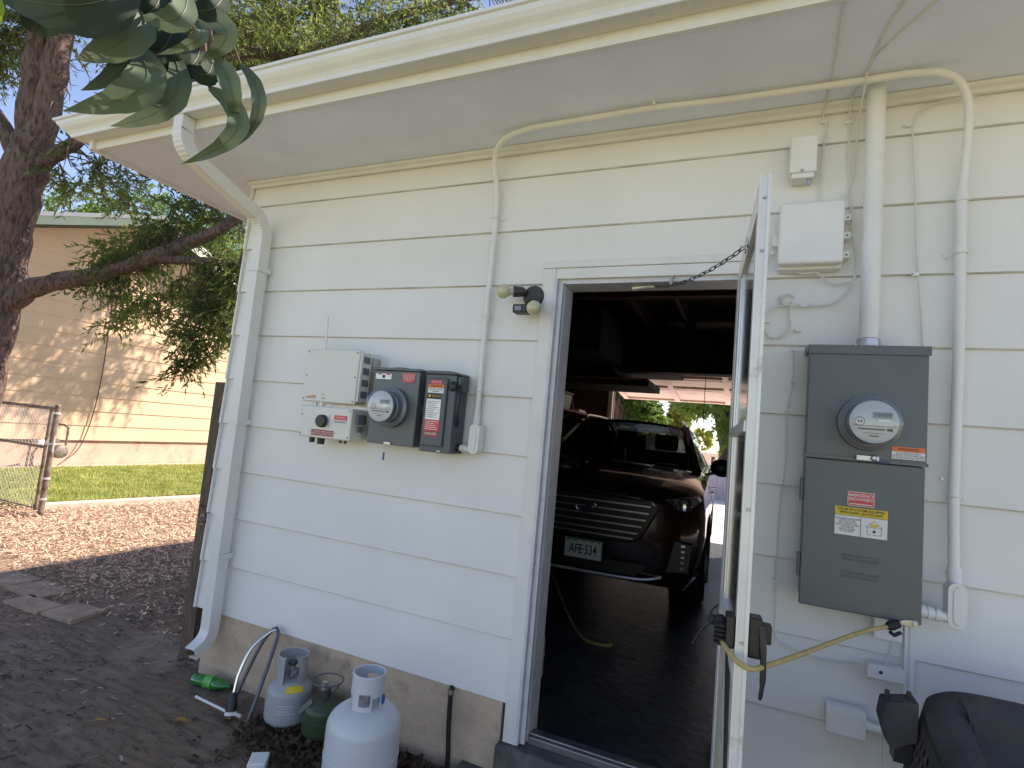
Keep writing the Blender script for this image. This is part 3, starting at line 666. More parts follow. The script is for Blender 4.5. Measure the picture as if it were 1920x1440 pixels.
m1.build('cover_screw', 'darkgrey', inv)
MB().cyl((.80, -.09, 1.228), (.80, -.09, 1.2475), .006).cyl((.85, -.1, 1.228), (.85, -.1, 1.2475), .004).build('spacer', 'steel', inv)
MB().box(1.093, 1.112, -.12, -.07, 1.15, 1.20).box(1.1, 1.112, -.11, -.08, 1.11, 1.14).build('side_plug', 'panelblue', inv, bevel=.003)
MB().tube(smoothpts([(1.09, -.03, 1.515), (1.13, -.03, 1.52), (1.15, -.03, 1.50), (1.15, -.03, 1.44)], 4), .004, 8).build('lead', 'cable', inv, smooth=True)
sw = MB().box(.905, .955, -.1545, -.1502, 1.122, 1.19).build('switch_plate', 'silver', inv)
MB().cyl((.915, -.155, 1.152), (.915, -.176, 1.152), .034, .031, 32).box(.912, .957, -.1765, -.168, 1.148, 1.157).build('rotary_switch', 'black', sw, bevel=.003)
lb = MB().box(.845, .99, -.1525, -.1503, 1.077, 1.107).build('warning_label', 'darkred', inv); text('PHOTOVOLTAIC RAPID SHUTDOWN\nSWITCH FOR SOLAR PV SYSTEM', .0105, (.9175, -.153, 1.092), 'whiteink', lb, sp=1.05)
lb = MB().box(.985, 1.065, -.1525, -.1503, 1.165, 1.188).build('warning_label', 'red', inv); text('WARNING', .012, (1.025, -.153, 1.1765), 'whiteink', lb)
lb = MB().box(.985, 1.065, -.1525, -.1503, 1.145, 1.1645).build('paper_label', 'white', inv); text('DO NOT TOUCH TERMINALS\nTURN OFF BEFORE OPENING', .0055, (1.025, -.153, 1.155), 'ink', lb)
text('solar', .0165, (.80, -.1525, 1.272), 'ink', inv); MB().box(.8165, .846, -.1535, -.152, 1.265, 1.281).build('logo_block', 'orange', inv); text('edge', .014, (.831, -.154, 1.2725), 'whiteink', inv)
text('home', .012, (.90, -.1525, 1.270), 'greenink', inv); MB().tube(arc((.895, 1.283), .009, 20, 160, 8, y=-.1525), .0012, 5).build('logo_arc', 'greenink', inv)
MB().cyl((.80, -.075, 1.527), (.80, -.075, 1.532), .018, n=16).tube([(.803, -.075, 1.532), (.8, -.075, 1.57), (.793, -.075, 1.715)], [.006, .007, .005], 10).build('antenna', 'pvc', inv, smooth=True)
MB().cyl((.80, -.09, 1.064), (.80, -.09, 1.035), .015, .014, 16).cyl((.86, -.09, 1.064), (.86, -.09, 1.03), .020, .018, 16).cyl((.99, -.09, 1.064), (.99, -.09, 1.048), .008, n=12).cyl((1.02, -.09, 1.064), (1.02, -.09, 1.048), .008, n=12).build('cable_gland', 'black', inv, smooth=True)

def meter(parent, c, r, depth, out=.0):
    # glass meter on a box: c = centre on the face, axis -y
    x, y, z = c
    MB().lathe([(r * 1.16, y), (r * 1.20, y - .008), (r * 1.19, y - .022), (r * 1.04, y - .028), (r * 1.02, y - .03), (r * .9, y - .03)], (x, 0, z), 48, 'y').build('sealing_ring', 'meterrim', parent, smooth=True)
    mt = MB().lathe([(r * .93, y - .0305), (r * .93, y - .055), (r * .86, y - .058), (r * .86, y - depth * .8)], (x, 0, z), 40, 'y').build('meter_base', 'meterrim', parent, smooth=True)
    fc = MB().lathe([(r * .89, y - depth * .8 - .0005), (r * .89, y - depth * .8 - .006)], (x, 0, z), 40, 'y').build('meter_face', 'meterface', parent)
    yf = y - depth * .8 - .0062
    MB().box(x - .004, x + .05, yf - .003, yf - .0002, z + .012, z + .033).build('display', 'lcd', fc)
    text('888888', .017, (x + .023, yf - .0033, z + .0225), 'ink', fc, sx=.9)
    m = MB(); m.tube([(x + (r * .18) * math.cos(t) - .04, yf - .0012, z + .0 + r * .18 * math.sin(t)) for t in np.linspace(0, 2 * math.pi, 20)], .001, 5, cap=False)
    m.box(x - .046, x - .041, yf - .0012, yf - .0002, z - .004, z + .004).box(x - .038, x - .033, yf - .0012, yf - .0002, z - .004, z + .004)
    for (a, b, zz, h) in ((-.06, .062, -.014, .0012), (-.045, .03, -.026, .004), (.036, .052, -.028, .008), (-.03, .03, -.038, .0012), (-.012, .014, -.048, .0035)):
        m.box(x + a, x + b, yf - .0010, yf - .0002, z + zz, z + zz + h)
    m.build('print', 'ink', fc)
    MB().box(x + .012, x + .045, yf - .0015, yf - .0002, z + .001, z + .009).build('serial_strip', 'white', fc)
    g = MB(); prof = [(r, y - .031), (r, y - depth * .9), (r * .985, y - depth * .97), (r * .94, y - depth), (r * .5, y - depth - .004), (.001, y - depth - .005)]
    g.lathe(prof, (x, 0, z), 48, 'y'); g.f = [q for q in g.f if len(q) == 4]; g.build('glass_cover', 'glass', parent, smooth=True)

ms = thing('meter_box', 'grey square meter box beside the cream inverter', 'electric meter box', (1.31, 0, 1.06))
MB().box(1.176, 1.448, -.118, -.004, 1.068, 1.432).build('box', 'grey', ms, bevel=.004)
MB().box(1.172, 1.452, -.126, -.0, 1.433, 1.446).build('top_flange', 'grey', ms, bevel=.003)
MB().lathe([(.045, 0), (.045, .006), (.03, .008)], (1.31, -.062, 1.446), 24).build('hub_plate', 'grey', ms, smooth=True)
meter(ms, (1.306, -.119, 1.25), .082, .11)
lb = MB().box(1.19, 1.285, -.1205, -.1183, 1.388, 1.416).build('rating_label', 'silver', ms); MB().box(1.20, 1.228, -.1215, -.1207, 1.410, 1.4155).box(1.25, 1.278, -.1215, -.1207, 1.410, 1.4155).build('label_band', 'red', lb); MB().ball((1.238, -.1207, 1.402), .009, sy=.1).build('label_mark', 'ink', lb)
lb = MB().box(1.352, 1.422, -.1205, -.1183, 1.378, 1.423).build('warning_label', 'red', ms); text('PHOTOVOLTAIC\nSYSTEM UTILITY\nPRODUCTION\nMETER', .0095, (1.387, -.121, 1.4005), 'whiteink', lb, sp=.95)
MB().box(1.285, 1.325, -.128, -.1185, 1.068, 1.082).build('hasp', 'steel', ms, bevel=.002)
MB().tube([(1.295, -.125, 1.072), (1.29, -.126, 1.055), (1.297, -.126, 1.045), (1.293, -.126, 1.03)], .0018, 6).build('seal_wire', 'steel', ms)
MB().box(1.288, 1.298, -.129, -.124, .992, 1.03).build('seal_tag', 'blue', ms, bevel=.002)
MB().cyl((1.448, -.06, 1.25), (1.487, -.06, 1.25), .017, n=16).build('nipple', 'greyd', ms, smooth=True)

dc = thing('disconnect_switch', 'dark grey disconnect switch box covered in red and silver labels', 'disconnect switch', (1.57, 0, 1.06))
MB().box(1.488, 1.655, -.125, -.004, 1.057, 1.425).build('box', 'greyd', dc, bevel=.005)
MB().prism([(1.482, 1.4255), (1.662, 1.4255), (1.655, 1.437), (1.625, 1.441), (1.5, 1.441)], 'y', -.133, -.002).build('top_flange', 'greyd', dc, bevel=.003)
MB().box(1.5, 1.615, -.1375, -.1255, 1.085, 1.405).build('raised_cover', 'greyd', dc, bevel=.01, seg=3)
m1 = MB(); m1.box(1.6555, 1.675, -.115, -.03, 1.35, 1.42); m1.build('switch_housing', 'greyd', dc, bevel=.006)
m1 = MB().tube(smoothpts([(1.668, -.10, 1.385), (1.680, -.125, 1.34), (1.678, -.13, 1.27), (1.672, -.11, 1.21), (1.668, -.10, 1.19)], 4), .009, 10).ball((1.645, -.137, 1.37), .02, sy=.6, sz=1.25).build('handle', 'black', dc, smooth=True)
y = -.1378
def lab(parent, x0, x1, z0, z1, mat, nm='warning_label', yy=None):
    yy = y if yy is None else yy
    return MB().box(x0, x1, yy - .0012, yy - .0001, z0, z1).build(nm, mat, parent)
l1 = lab(dc, 1.528, 1.585, 1.376, 1.396, 'red'); text('UTILITY PV AC', .0085, (1.5565, y - .0014, 1.386), 'whiteink', l1)
l1 = lab(dc, 1.514, 1.60, 1.358, 1.3755, 'orange'); text('WARNING', .013, (1.557, y - .0014, 1.367), 'ink', l1)
l1 = lab(dc, 1.514, 1.60, 1.334, 1.3575, 'white'); text('ELECTRIC SHOCK\nHAZARD', .009, (1.557, y - .0014, 1.346), 'ink', l1)
l1 = lab(dc, 1.516, 1.538, 1.308, 1.332, 'ink'); MB().box(1.521, 1.533, y - .0016, y - .0013, 1.314, 1.326).tube([(1.527, y - .0018, 1.3145), (1.527, y - .0018, 1.3255)], .0006, 4).build('square_mark', 'yellow', l1)
l1 = lab(dc, 1.542, 1.588, 1.308, 1.332, 'ink'); text('SAFETY SWITCH\nINTERRUPTOR', .0065, (1.565, y - .0014, 1.32), 'yellow', l1)
l1 = lab(dc, 1.513, 1.591, 1.208, 1.305, 'silver', 'rating_label'); m1 = MB(); 
for i in range(9): m1.box(1.52, 1.584 - (i % 3) * .012, y - .0015, y - .0013, 1.292 - i * .009, 1.2945 - i * .009)
m1.build('print', 'greyink', l1)
l1 = lab(dc, 1.510, 1.594, 1.157, 1.2075, 'red'); m1 = MB()
for i in range(5): m1.box(1.518, 1.586 - (i * 7 % 4) * .006, y - .0015, y - .0013, 1.198 - i * .009, 1.2005 - i * .009)
m1.build('print', 'whiteink', l1)
l1 = lab(dc, 1.512, 1.592, 1.128, 1.1565, 'darkred'); text('DANGER', .016, (1.552, y - .0014, 1.142), 'whiteink', l1)
MB().cyl((1.655, -.05, 1.085), (1.668, -.05, 1.085), .022, n=20).build('knockout_nut', 'black', dc, smooth=True)
lab(dc, 1.585, 1.605, 1.062, 1.067, 'white', 'small_tag', -.1252)

def conduit_body(parent, x, y, z0, z1, w, top=True):
    b = MB(); n = 16; h = w / 2; P = []
    for k in range(n + 1): t = math.pi * k / n; P.append((x + h * math.cos(t), z1 - h + h * math.sin(t)))
    for k in range(n + 1): t = math.pi + math.pi * k / n; P.append((x + h * math.cos(t), z0 + h + h * math.sin(t)))
    b.prism(P, 'y', y, y + w * 1.15); o = b.build('conduit_body', 'pvc', parent, bevel=.003)
    def sc(f): return [(x + (a - x) * f, (z0 + z1) / 2 + (c_ - (z0 + z1) / 2) * (1 - (1 - f) * .35)) for a, c_ in P]
    cv = MB().prism(sc(1.06), 'y', y - .004, y - .0003).prism(sc(.5), 'y', y - .0075, y - .0042).build('cover', 'pvc', o, bevel=.0015)
    m = MB(); screws(m, [(x, z1 - h * .55), (x, z0 + h * .55)], y - .004, .004); m.build('screw', 'steel', o)
    return o
# left conduit: up the wall, across the soffit, down to the right panel
cl = thing('conduit', 'long thin white conduit rising left of the floodlight and running under the eave', 'conduit', (1.73, 0, 1.07))
rr = .0125
A = [(1.725, -.022, 1.21), (1.725, -.022, 2.28)]
bend = [(1.725, -.022, 2.26), (1.718, -.026, 2.36), (1.708, -.045, 2.45), (1.722, -.085, 2.515), (1.765, -.125, 2.548), (1.84, -.155, 2.563), (1.95, -.175, 2.5685)]
run = [(2.5, -.185, 2.5685), (2.763, -.165, 2.5685), (3.2, -.158, 2.5685), (3.36, -.160, 2.5685)]
end = [(3.45, -.155, 2.562), (3.51, -.135, 2.54), (3.547, -.107, 2.495), (3.563, -.082, 2.43), (3.566, -.06, 2.34), (3.564, -.040, 2.23), (3.562, -.03, 2.15)]
path = [A[0], (1.725, -.022, 1.7), (1.725, -.022, 2.1)] + smoothpts(bend, 5)[0:] + run + smoothpts(end, 5)
MB().tube(path, .0138, 14).build('pipe', 'pvc', cl, smooth=True)
# lower left LB
conduit_body(cl, 1.742, -.062, 1.068, 1.205, .05)
MB().cyl((1.728, -.03, 1.20), (1.725, -.022, 1.225), .019, .017, 18).cyl((1.725, -.022, 1.228), (1.725, -.022, 1.24), .019, n=18).cyl((1.725, -.022, 1.243), (1.725, -.022, 1.27), .0165, n=18).build('fitting', 'pvc', cl, smooth=True)
MB().cyl((1.668, -.05, 1.088), (1.72, -.045, 1.085), .015, n=18).cyl((1.682, -.049, 1.087), (1.69, -.049, 1.087), .019, n=18).cyl((1.697, -.048, 1.087), (1.705, -.048, 1.087), .018, n=18).build('fitting', 'pvc', cl, smooth=True)
def coupling(parent, a, b, r):
    a = Vector(a); b = Vector(b); m = MB(); m.cyl(a, b, r * 1.22, n=18)
    for t in (.32, .5, .68): p = a.lerp(b, t); d = (b - a).normalized() * .003; m.cyl(p - d, p + d, r * 1.42, n=18)
    m.build('coupling', 'pvc', parent, smooth=True)
coupling(cl, (1.725, -.022, 1.70), (1.725, -.022, 1.755), .0135)
coupling(cl, (2.71, -.169, 2.5685), (2.81, -.164, 2.5685), .0118)
def strap(parent, x, z, r=.016, s=1, y=-.022):
    MB().tube([(x + r * math.cos(t), y + (r + .0) * -math.sin(t), z) for t in np.linspace(0, math.pi, 9)], .003, 6).box(x + s * r, x + s * (r + .022), -.0035, -.0005, z - .008, z + .008).cyl((x + s * (r + .013), -.003, z), (x + s * (r + .013), -.008, z), .005, .003, 8).build('strap', 'pvc', parent)
strap(cl, 1.725, 1.365); strap(cl, 1.725, 2.22)
for x in (2.49,): MB().box(x - .006, x + .006, -.207, -.202, 2.57, 2.5845).tube([(x, -.185 + .016 * math.cos(t), 2.569 - .016 * math.sin(t)) for t in np.linspace(0, math.pi, 9)], .003, 6).build('strap', 'pvc', cl)
# right drop: separate run into the right fitting (same conduit continues)
cr = MB(); MB().tube([(3.562, -.03, 2.15), (3.562, -.028, 1.6), (3.556, -.028, 1.1), (3.556, -.045, .86)], .017, 16).build('pipe', 'pvc', cl, smooth=True)
MB().cyl((3.563, -.031, 2.19), (3.562, -.03, 2.14), .0155, .0205, 16).build('fitting', 'pvc', cl, smooth=True)
coupling(cl, (3.556, -.045, .875), (3.556, -.055, .825), .0165)
conduit_body(cl, 3.553, -.092, .688, .83, .048)
MB().cyl((3.452, -.075, .722), (3.545, -.078, .715), .017, n=18).cyl((3.458, -.075, .722), (3.472, -.075, .721), .0215, n=18).cyl((3.478, -.076, .72), (3.494, -.076, .72), .0205, n=18).cyl((3.5, -.076, .719), (3.512, -.077, .718), .021, n=18).build('fitting', 'pvc', cl, smooth=True)
strap(cl, 3.556, 1.105, .02, 1, -.028); strap(cl, 3.562, 1.95, .02, -1, -.028)
MB().cyl((3.528, -.004, 1.16), (3.528, -.012, 1.16), .005, n=8).build('nail', 'steel', cl)

# service mast
mt = thing('service_mast', 'thick white vertical pipe rising from the large grey panel to the eave', 'pipe', (3.287, 0, 1.6))
MB().cyl((3.287, -.082, 1.628), (3.287, -.082, 2.60), .031, n=28).build('pipe', 'pvc', mt, smooth=True)
MB().lathe([(.05, 1.594), (.05, 1.598), (.037, 1.602), (.036, 1.628), (.032, 1.632)], (3.287, -.082, 0), 28).build('hub', 'steel', mt, smooth=True)
MB().cyl((3.245, -.1, 1.60), (3.245, -.1, 1.608), .006, n=6).cyl((3.33, -.1, 1.60), (3.33, -.1, 1.608), .006, n=6).build('bolt', 'steel', mt)

# ------------------------------------------------ large grey panel
pn = thing('electric_panel', 'tall grey electric service panel with a round meter, right of the door', 'electric panel', (3.275, 0, .68))
MB().box(3.106, 3.443, -.118, -.004, .70, 1.575).build('cabinet', 'grey', pn, bevel=.003)
MB().prism([(-.152, 1.5755), (-.152, 1.594), (-.004, 1.606), (-.004, 1.5755)], 'x', 3.094, 3.455).box(3.094, 3.455, -.156, -.1525, 1.562, 1.594).build('top_hood', 'grey', pn, bevel=.003)
MB().box(3.098, 3.45, -.15, -.1185, 1.198, 1.574).build('upper_cover', 'grey', pn, bevel=.004)
MB().box(3.096, 3.453, -.155, -.1505, 1.194, 1.206).build('cover_lip', 'grey', pn, bevel=.001)
MB().box(3.098, 3.448, -.144, -.1185, .688, 1.193).build('lower_door', 'grey', pn, bevel=.005)
m1 = MB().box(3.088, 3.0975, -.14, -.11, 1.04, 1.12).box(3.088, 3.0975, -.14, -.11, .78, .86).build('hinge', 'greyd', pn, bevel=.002)
meter(pn, (3.283, -.1505, 1.325), .078, .11)
MB().box(3.25, 3.315, -.166, -.1555, 1.198, 1.215).cyl((3.30, -.166, 1.209), (3.30, -.172, 1.209), .01, .006, 12).build('hasp', 'steel', pn, bevel=.001)
MB().tube(smoothpts([(3.29, -.174, 1.205), (3.31, -.178, 1.198), (3.33, -.174, 1.2), (3.345, -.17, 1.199)], 4), .0022, 6).build('seal_wire', 'blue', pn)
Y = -.1513
l1 = lab(pn, 3.352, 3.444, 1.238, 1.254, 'orange', yy=Y); text('WARNING', .012, (3.398, Y - .0014, 1.246), 'ink', l1)
l1 = lab(pn, 3.352, 3.444, 1.213, 1.2375, 'white', yy=Y); text('DUAL POWER SUPPLY\nSOURCES: UTILITY GRID AND\nPV SOLAR ELECTRIC SYSTEM', .0068, (3.398, Y - .0014, 1.225), 'ink', l1, sp=1.0)
Y = -.1448
l1 = lab(pn, 3.232, 3.309, 1.042, 1.090, 'white', yy=Y); l2 = lab(l1, 3.234, 3.307, 1.044, 1.088, 'red', 'red_panel', Y - .0013)
text('EMERGENCY\nDISCONNECT', .0128, (3.2705, Y - .003, 1.0715), 'whiteink', l1, sp=1.0, bold=.0002); MB().box(3.238, 3.303, Y - .0032, Y - .0026, 1.048, 1.0505).build('print', 'whiteink', l1)
Z0, Z1 = .942, 1.036; X0, X1 = 3.196, 3.348
rs = MB().box(X0, X1, Y - .0012, Y - .0001, Z0, Z1 - .0275).build('shutdown_label', 'white', pn); MB().box(X0, X1, Y - .0013, Y - .0001, Z1 - .0272, Z1).build('yellow_band', 'yellow', rs)
m1 = MB().box(X0, X1, Y - .0016, Y - .0012, Z1 - .0286, Z1 - .0272); m1.box(3.2715, 3.273, Y - .0016, Y - .00125, Z0, Z1 - .0287); 
for a, b in (((3.288, .978), (3.31, .998)), ((3.31, .998), (3.334, .978)), ((3.291, .979), (3.291, .953)), ((3.331, .979), (3.331, .953)), ((3.291, .953), (3.331, .953)), ((3.288, .978), (3.334, .978)), ((3.311, .978), (3.311, .966))):
    m1.bar((a[0], Y - .0015, a[1]), (b[0], Y - .0015, b[1]), .0008, .001, (0, 1, 0))
m1.box(3.307, 3.315, Y - .0017, Y - .0013, .960, .967).build('print', 'ink', rs)
MB().box(3.299, 3.322, Y - .0022, Y - .0018, .980, .988).build('sun_block', 'yellow', rs)
text('SOLAR PV SYSTEM EQUIPPED\nWITH RAPID SHUTDOWN', .0118, (3.272, Y - .0015, 1.0225), 'ink', rs, sp=.95, sx=.9, bold=.0002)
text('TURN RAPID SHUTDOWN\nSWITCH TO THE\n"OFF" POSITION TO\nSHUT DOWN PV SYSTEM\nAND REDUCE\nSHOCK HAZARD\nIN THE ARRAY', .0072, (3.2335, Y - .0014, .9755), 'ink', rs, sp=.95, sx=.85)
text('PROPERTY OF THE\nMETER CUSTOMER', .0125, (3.275, Y - .0005, .868), 'greyink', pn); text('TO REMOVE COVER\nSLIDE UP AND OUT', .0125, (3.273, Y - .0005, .812), 'greyink', pn)
MB().prism([(3.375, .686), (3.40, .700), (3.432, .704), (3.438, .694), (3.43, .683), (3.408, .682)], 'y', -.152, -.1455).cyl((3.428, -.1455, .693), (3.428, -.158, .693), .008, n=14).build('latch', 'steel', pn, bevel=.001)

# ------------------------------------------------ floodlight
fl = thing('floodlight', 'dark twin bulb floodlight with motion sensor beside the door casing', 'floodlight', (1.96, 0, 1.82))
MB().lathe([(.052, -.004), (.052, -.025), (.046, -.034), (.0, -.036)], (1.962, 0, 1.822), 32, 'y').build('base', 'bronze', fl, smooth=True)
def head(p, d, nm):
    p = Vector(p); d = Vector(d).normalized()
    h = MB().tube([p, p + d * .015, p + d * .03, p + d * .06], [.012, .022, .024, .026], 20, cap=True).build('lamp_head', 'bronze', fl, smooth=True)
    MB().tube([p + d * .061, p + d * .085], [.014, .022], 16).build('bulb_neck', 'meterface', h, smooth=True)
    MB().ball(p + d * .108, .0335, 24).build('bulb', 'bulb', h, smooth=True)
head((1.93, -.04, 1.84), (-.9, -.62, -.12), 'a'); head((1.975, -.045, 1.80), (.26, -.6, -.42), 'b')
MB().tube([(1.955, -.03, 1.80), (1.945, -.05, 1.77)], .012, 12).build('sensor_arm', 'bronze', fl, smooth=True)
sn = MB().box(1.895, 1.968, -.105, -.045, 1.728, 1.768).build('motion_sensor', 'bronze', fl, bevel=.006)
MB().box(1.908, 1.94, -.1085, -.1053, 1.736, 1.757).build('sensor_lens', 'meterrim', sn, bevel=.001)
# ------------------------------------------------ boxes on the right
def nid(name, label, cat, loc): return thing(name, label, cat, loc)
jb = nid('network_box', 'small upright white plastic box high on the wall, above the square utility box', 'junction box', (3.05, 0, 2.27))
MB().box(3.008, 3.102, -.075, -.004, 2.283, 2.432).build('cover', 'pvc', jb, bevel=.006, seg=3); MB().box(3.016, 3.094, -.07, -.004, 2.262, 2.2825).build('base', 'pvc', jb, bevel=.003)
m1 = MB().cyl((3.052, -.0755, 2.29), (3.052, -.08, 2.29), .006, .004, 10).cyl((3.078, -.05, 2.262), (3.078, -.05, 2.24), .007, n=10).build('screw', 'steel', jb)
tb = nid('utility_box', 'large square white telephone utility box on the wall beside the storm door', 'utility box', (3.09, 0, 1.9))
MB().box(2.981, 3.199, -.095, -.055, 1.913, 2.155).build('cover', 'pvc', tb, bevel=.012, seg=3); MB().box(2.985, 3.2, -.0545, -.004, 1.902, 2.148).build('base', 'pvc', tb, bevel=.008)
m1 = MB()
for z in (2.10, 2.03, 1.955): m1.box(3.2005, 3.225, -.05, -.012, z - .012, z + .014).box(3.226, 3.23, -.05, -.03, z - .008, z + .006)
m1.box(2.962, 2.9845, -.05, -.02, 2.0, 2.045).box(2.958, 2.97, -.03, -.02, 1.975, 1.99); m1.build('latch', 'pvc', tb, bevel=.002)
m1 = MB(); screws(m1, [(3.214, 2.1), (3.214, 2.03), (3.214, 1.955)], -.05, .0035); m1.build('screw', 'black', tb)
def wire(pts, r, name, label, clips=(), mat='cable', cat='cable'):
    t = thing(name, label, cat, pts[0]); MB().tube(smoothpts(pts, 6), r, 8).build('wire', mat, t, smooth=True)
    for p in clips: MB().box(p[0] - .012, p[0] + .010, p[1] - r - .003, -.003, p[2] - .006, p[2] + .006).cyl((p[0] - .009, -.008, p[2]), (p[0] - .009, -.014, p[2]), .004, n=8).build('clip', 'pvc', t, bevel=.001)
    return t
wire([(3.116, -.555, 2.582), (3.12, -.42, 2.582), (3.13, -.17, 2.582), (3.125, -.05, 2.576), (3.122, -.008, 2.54), (3.135, -.008, 2.49), (3.128, -.008, 2.42), (3.123, -.01, 2.3), (3.121, -.01, 2.2), (3.12, -.02, 2.145)], .0035, 'cable', 'thin painted cable dropping beside the small upright box', [(3.126, -.006, 2.515)])
wire([(3.29, -.555, 2.582), (3.253, -.384, 2.582), (3.235, -.17, 2.582), (3.215, -.05, 2.575), (3.212, -.008, 2.53), (3.215, -.01, 2.45), (3.215, -.01, 2.35), (3.224, -.012, 2.2), (3.232, -.02, 2.1), (3.238, -.02, 2.03), (3.25, -.015, 1.96), (3.247, -.015, 1.88), (3.225, -.015, 1.82), (3.19, -.015, 1.782), (3.14, -.015, 1.77), (3.06, -.015, 1.773), (3.0, -.015, 1.77), (2.96, -.015, 1.745), (2.945, -.015, 1.705), (2.955, -.015, 1.662), (2.985, -.015, 1.642), (3.02, -.015, 1.652), (3.04, -.015, 1.69), (3.035, -.015, 1.74), (3.045, -.015, 1.785)], .0042, 'cable', 'white cable looping in a coil below the square utility box', [(3.085, -.012, 1.772), (3.07, -.01, 1.675), (2.958, -.01, 1.71)])
wire([(3.43, -.555, 2.583), (3.367, -.485, 2.583), (3.262, -.30, 2.583), (3.24, -.20, 2.58), (3.235, -.18, 2.55), (3.237, -.06, 2.49), (3.238, -.012, 2.4), (3.232, -.012, 2.3), (3.215, -.02, 2.22), (3.2, -.04, 2.16)], .0035, 'cable', 'cable crossing over the conduit and reaching the top of the utility box', [(3.21, -.008, 2.50)])
wire([(3.03, -.03, 1.905), (3.08, -.03, 1.893), (3.12, -.03, 1.897), (3.15, -.02, 1.87), (3.19, -.012, 1.855), (3.235, -.012, 1.86)], .0035, 'cable', 'short cable sagging under the square utility box')
wire([(3.6, -.03, 2.53), (3.52, -.012, 2.535), (3.47, -.01, 2.53), (3.43, -.01, 2.50), (3.418, -.01, 2.45), (3.418, -.01, 2.38), (3.43, -.01, 2.2), (3.437, -.01, 2.0), (3.452, -.01, 1.8), (3.465, -.01, 1.61)], .003, 'cable', 'thin cable hanging between the thick mast and the right conduit', [(3.40, -.006, 2.46), (3.437, -.008, 1.885)])
wire([(3.057, -.008, 1.62), (3.06, -.008, 1.476), (3.045, -.008, 1.362), (3.048, -.008, 1.2), (3.035, -.008, .95), (3.033, -.008, .722), (3.036, -.008, .6), (3.04, -.006, .52), (3.1, -.006, .49), (3.2, -.006, .475), (3.3, -.01, .49)], .0022, 'cable', 'very thin painted wire clipped left of the large grey panel', [(3.062, -.004, 1.476), (3.045, -.004, 1.362), (3.035, -.004, .722), (3.062, -.004, 1.6)])
MB().tube(arc((3.025, 1.79), .03, 30, 170, 10, y=-.004), .003, 6).ball((3.02, -.006, 1.79), .018, sy=.4).build('wall_patch', 'cable')
tag(bpy.data.objects['wall_patch'], 'painted round caulk patch where the coiled cable enters the wall', 'caulk patch')
o = MB().box(3.338, 3.420, -.045, -.004, .598, .70).build('blank_box', 'pvc', bevel=.003); tag(o, 'small white box tucked under the bottom of the grey panel', 'junction box')
rb_ = thing('cable_box', 'narrow horizontal white box with one screw below the grey panel', 'junction box', (3.37, 0, .47)); MB().box(3.322, 3.427, -.055, -.004, .468, .512).build('cover', 'pvc', rb_, bevel=.003); MB().cyl((3.36, -.055, .492), (3.36, -.059, .492), .006, .004, 10).build('screw', 'darkgrey', rb_)
MB().tube([(3.395, -.02, .60), (3.392, -.02, .56), (3.38, -.02, .515)], .003, 8).build('wire', 'cable', rb_)
rw = thing('raceway', 'flat white raceway running down from the grey panel behind the chair', 'raceway', (3.42, 0, .3))
MB().box(3.432, 3.462, -.018, -.004, .16, .70).build('channel', 'pvc', rw, bevel=.002); MB().box(3.445, 3.449, -.02, -.0182, .17, .69).build('seam', 'cable', rw)
ob = thing('outlet_box', 'grey-white covered outlet box low on the wall near the storm door', 'outlet box', (3.25, 0, .27))
MB().box(3.207, 3.312, -.07, -.004, .275, .347).build('box', 'pvc', ob, bevel=.003); MB().box(3.201, 3.318, -.083, -.0705, .268, .352).build('lid', 'pvc', ob, bevel=.004); MB().box(3.203, 3.316, -.075, -.05, .3525, .357).build('hinge', 'pvc', ob)
MB().cyl((3.313, -.04, .305), (3.42, -.04, .295), .014, n=16).cyl((3.319, -.04, .304), (3.335, -.04, .303), .018, n=16).tube([(3.372, -.012, .29), (3.372, -.012, .1), (3.368, -.012, -.1)], .004, 8).build('pipe', 'pvc', ob, smooth=True)
# flexible black pipe on the foundation
o = thing('black_pipe', 'black flexible tube running down the foundation near the door', 'pipe', (1.74, -.02, -.3)); MB().tube(smoothpts([(1.722, .004, .0), (1.725, -.012, -.04), (1.732, -.014, -.18), (1.742, -.016, -.28), (1.745, -.02, -.35)], 5), .011, 12).build('tube', 'blackm', o, smooth=True)
MB().cyl((1.721, -.012, -.012), (1.723, -.012, -.03), .012, n=12).build('ferrule', 'steel', o, smooth=True)
# ================================================================== things on the ground by the wall
def tank(name, label, c, r, h, mat, collar_h, neck=True):
    t = thing(name, label, 'gas tank', c)
    x, y, z = c; fb = .03
    pr = [(r * .70, fb)] ; hb = h - collar_h
    for a in range(0, 91, 10): pr.append((r * (.55 + .45 * math.sin(R(a))) , fb + r * .38 * (1 - math.cos(R(a)))))
    mid = fb + (hb - fb) * .5
    pr += [(r, mid - .004), (r * 1.012, mid - .003), (r * 1.012, mid + .003), (r, mid + .004)]
    for a in range(0, 91, 8): pr.append((r * (.30 + .70 * math.cos(R(a))), hb - r * .52 * (1 - math.sin(R(a)))))
    pr.append((.02, hb + .002))
    MB().lathe(pr, (x, y, z), 48).build('body', mat, t, smooth=True)
    ring = MB(); n = 48; rf = r * .72
    for k in range(n):
        a0, a1 = 2 * math.pi * k / n, 2 * math.pi * (k + 1) / n; zt = .05 if k % 12 > 1 else .022
        v = [(x + rr_ * math.cos(a), y + rr_ * math.sin(a), z + zz) for a in (a0, a1) for rr_ in (rf, rf - .004) for zz in (0 if k % 12 > 1 else 0, .05)]
        ring.add(v, [(0, 1, 5, 4), (2, 6, 7, 3), (0, 4, 6, 2), (1, 3, 7, 5)])
    ring.build('foot_ring', mat, t)
    return t
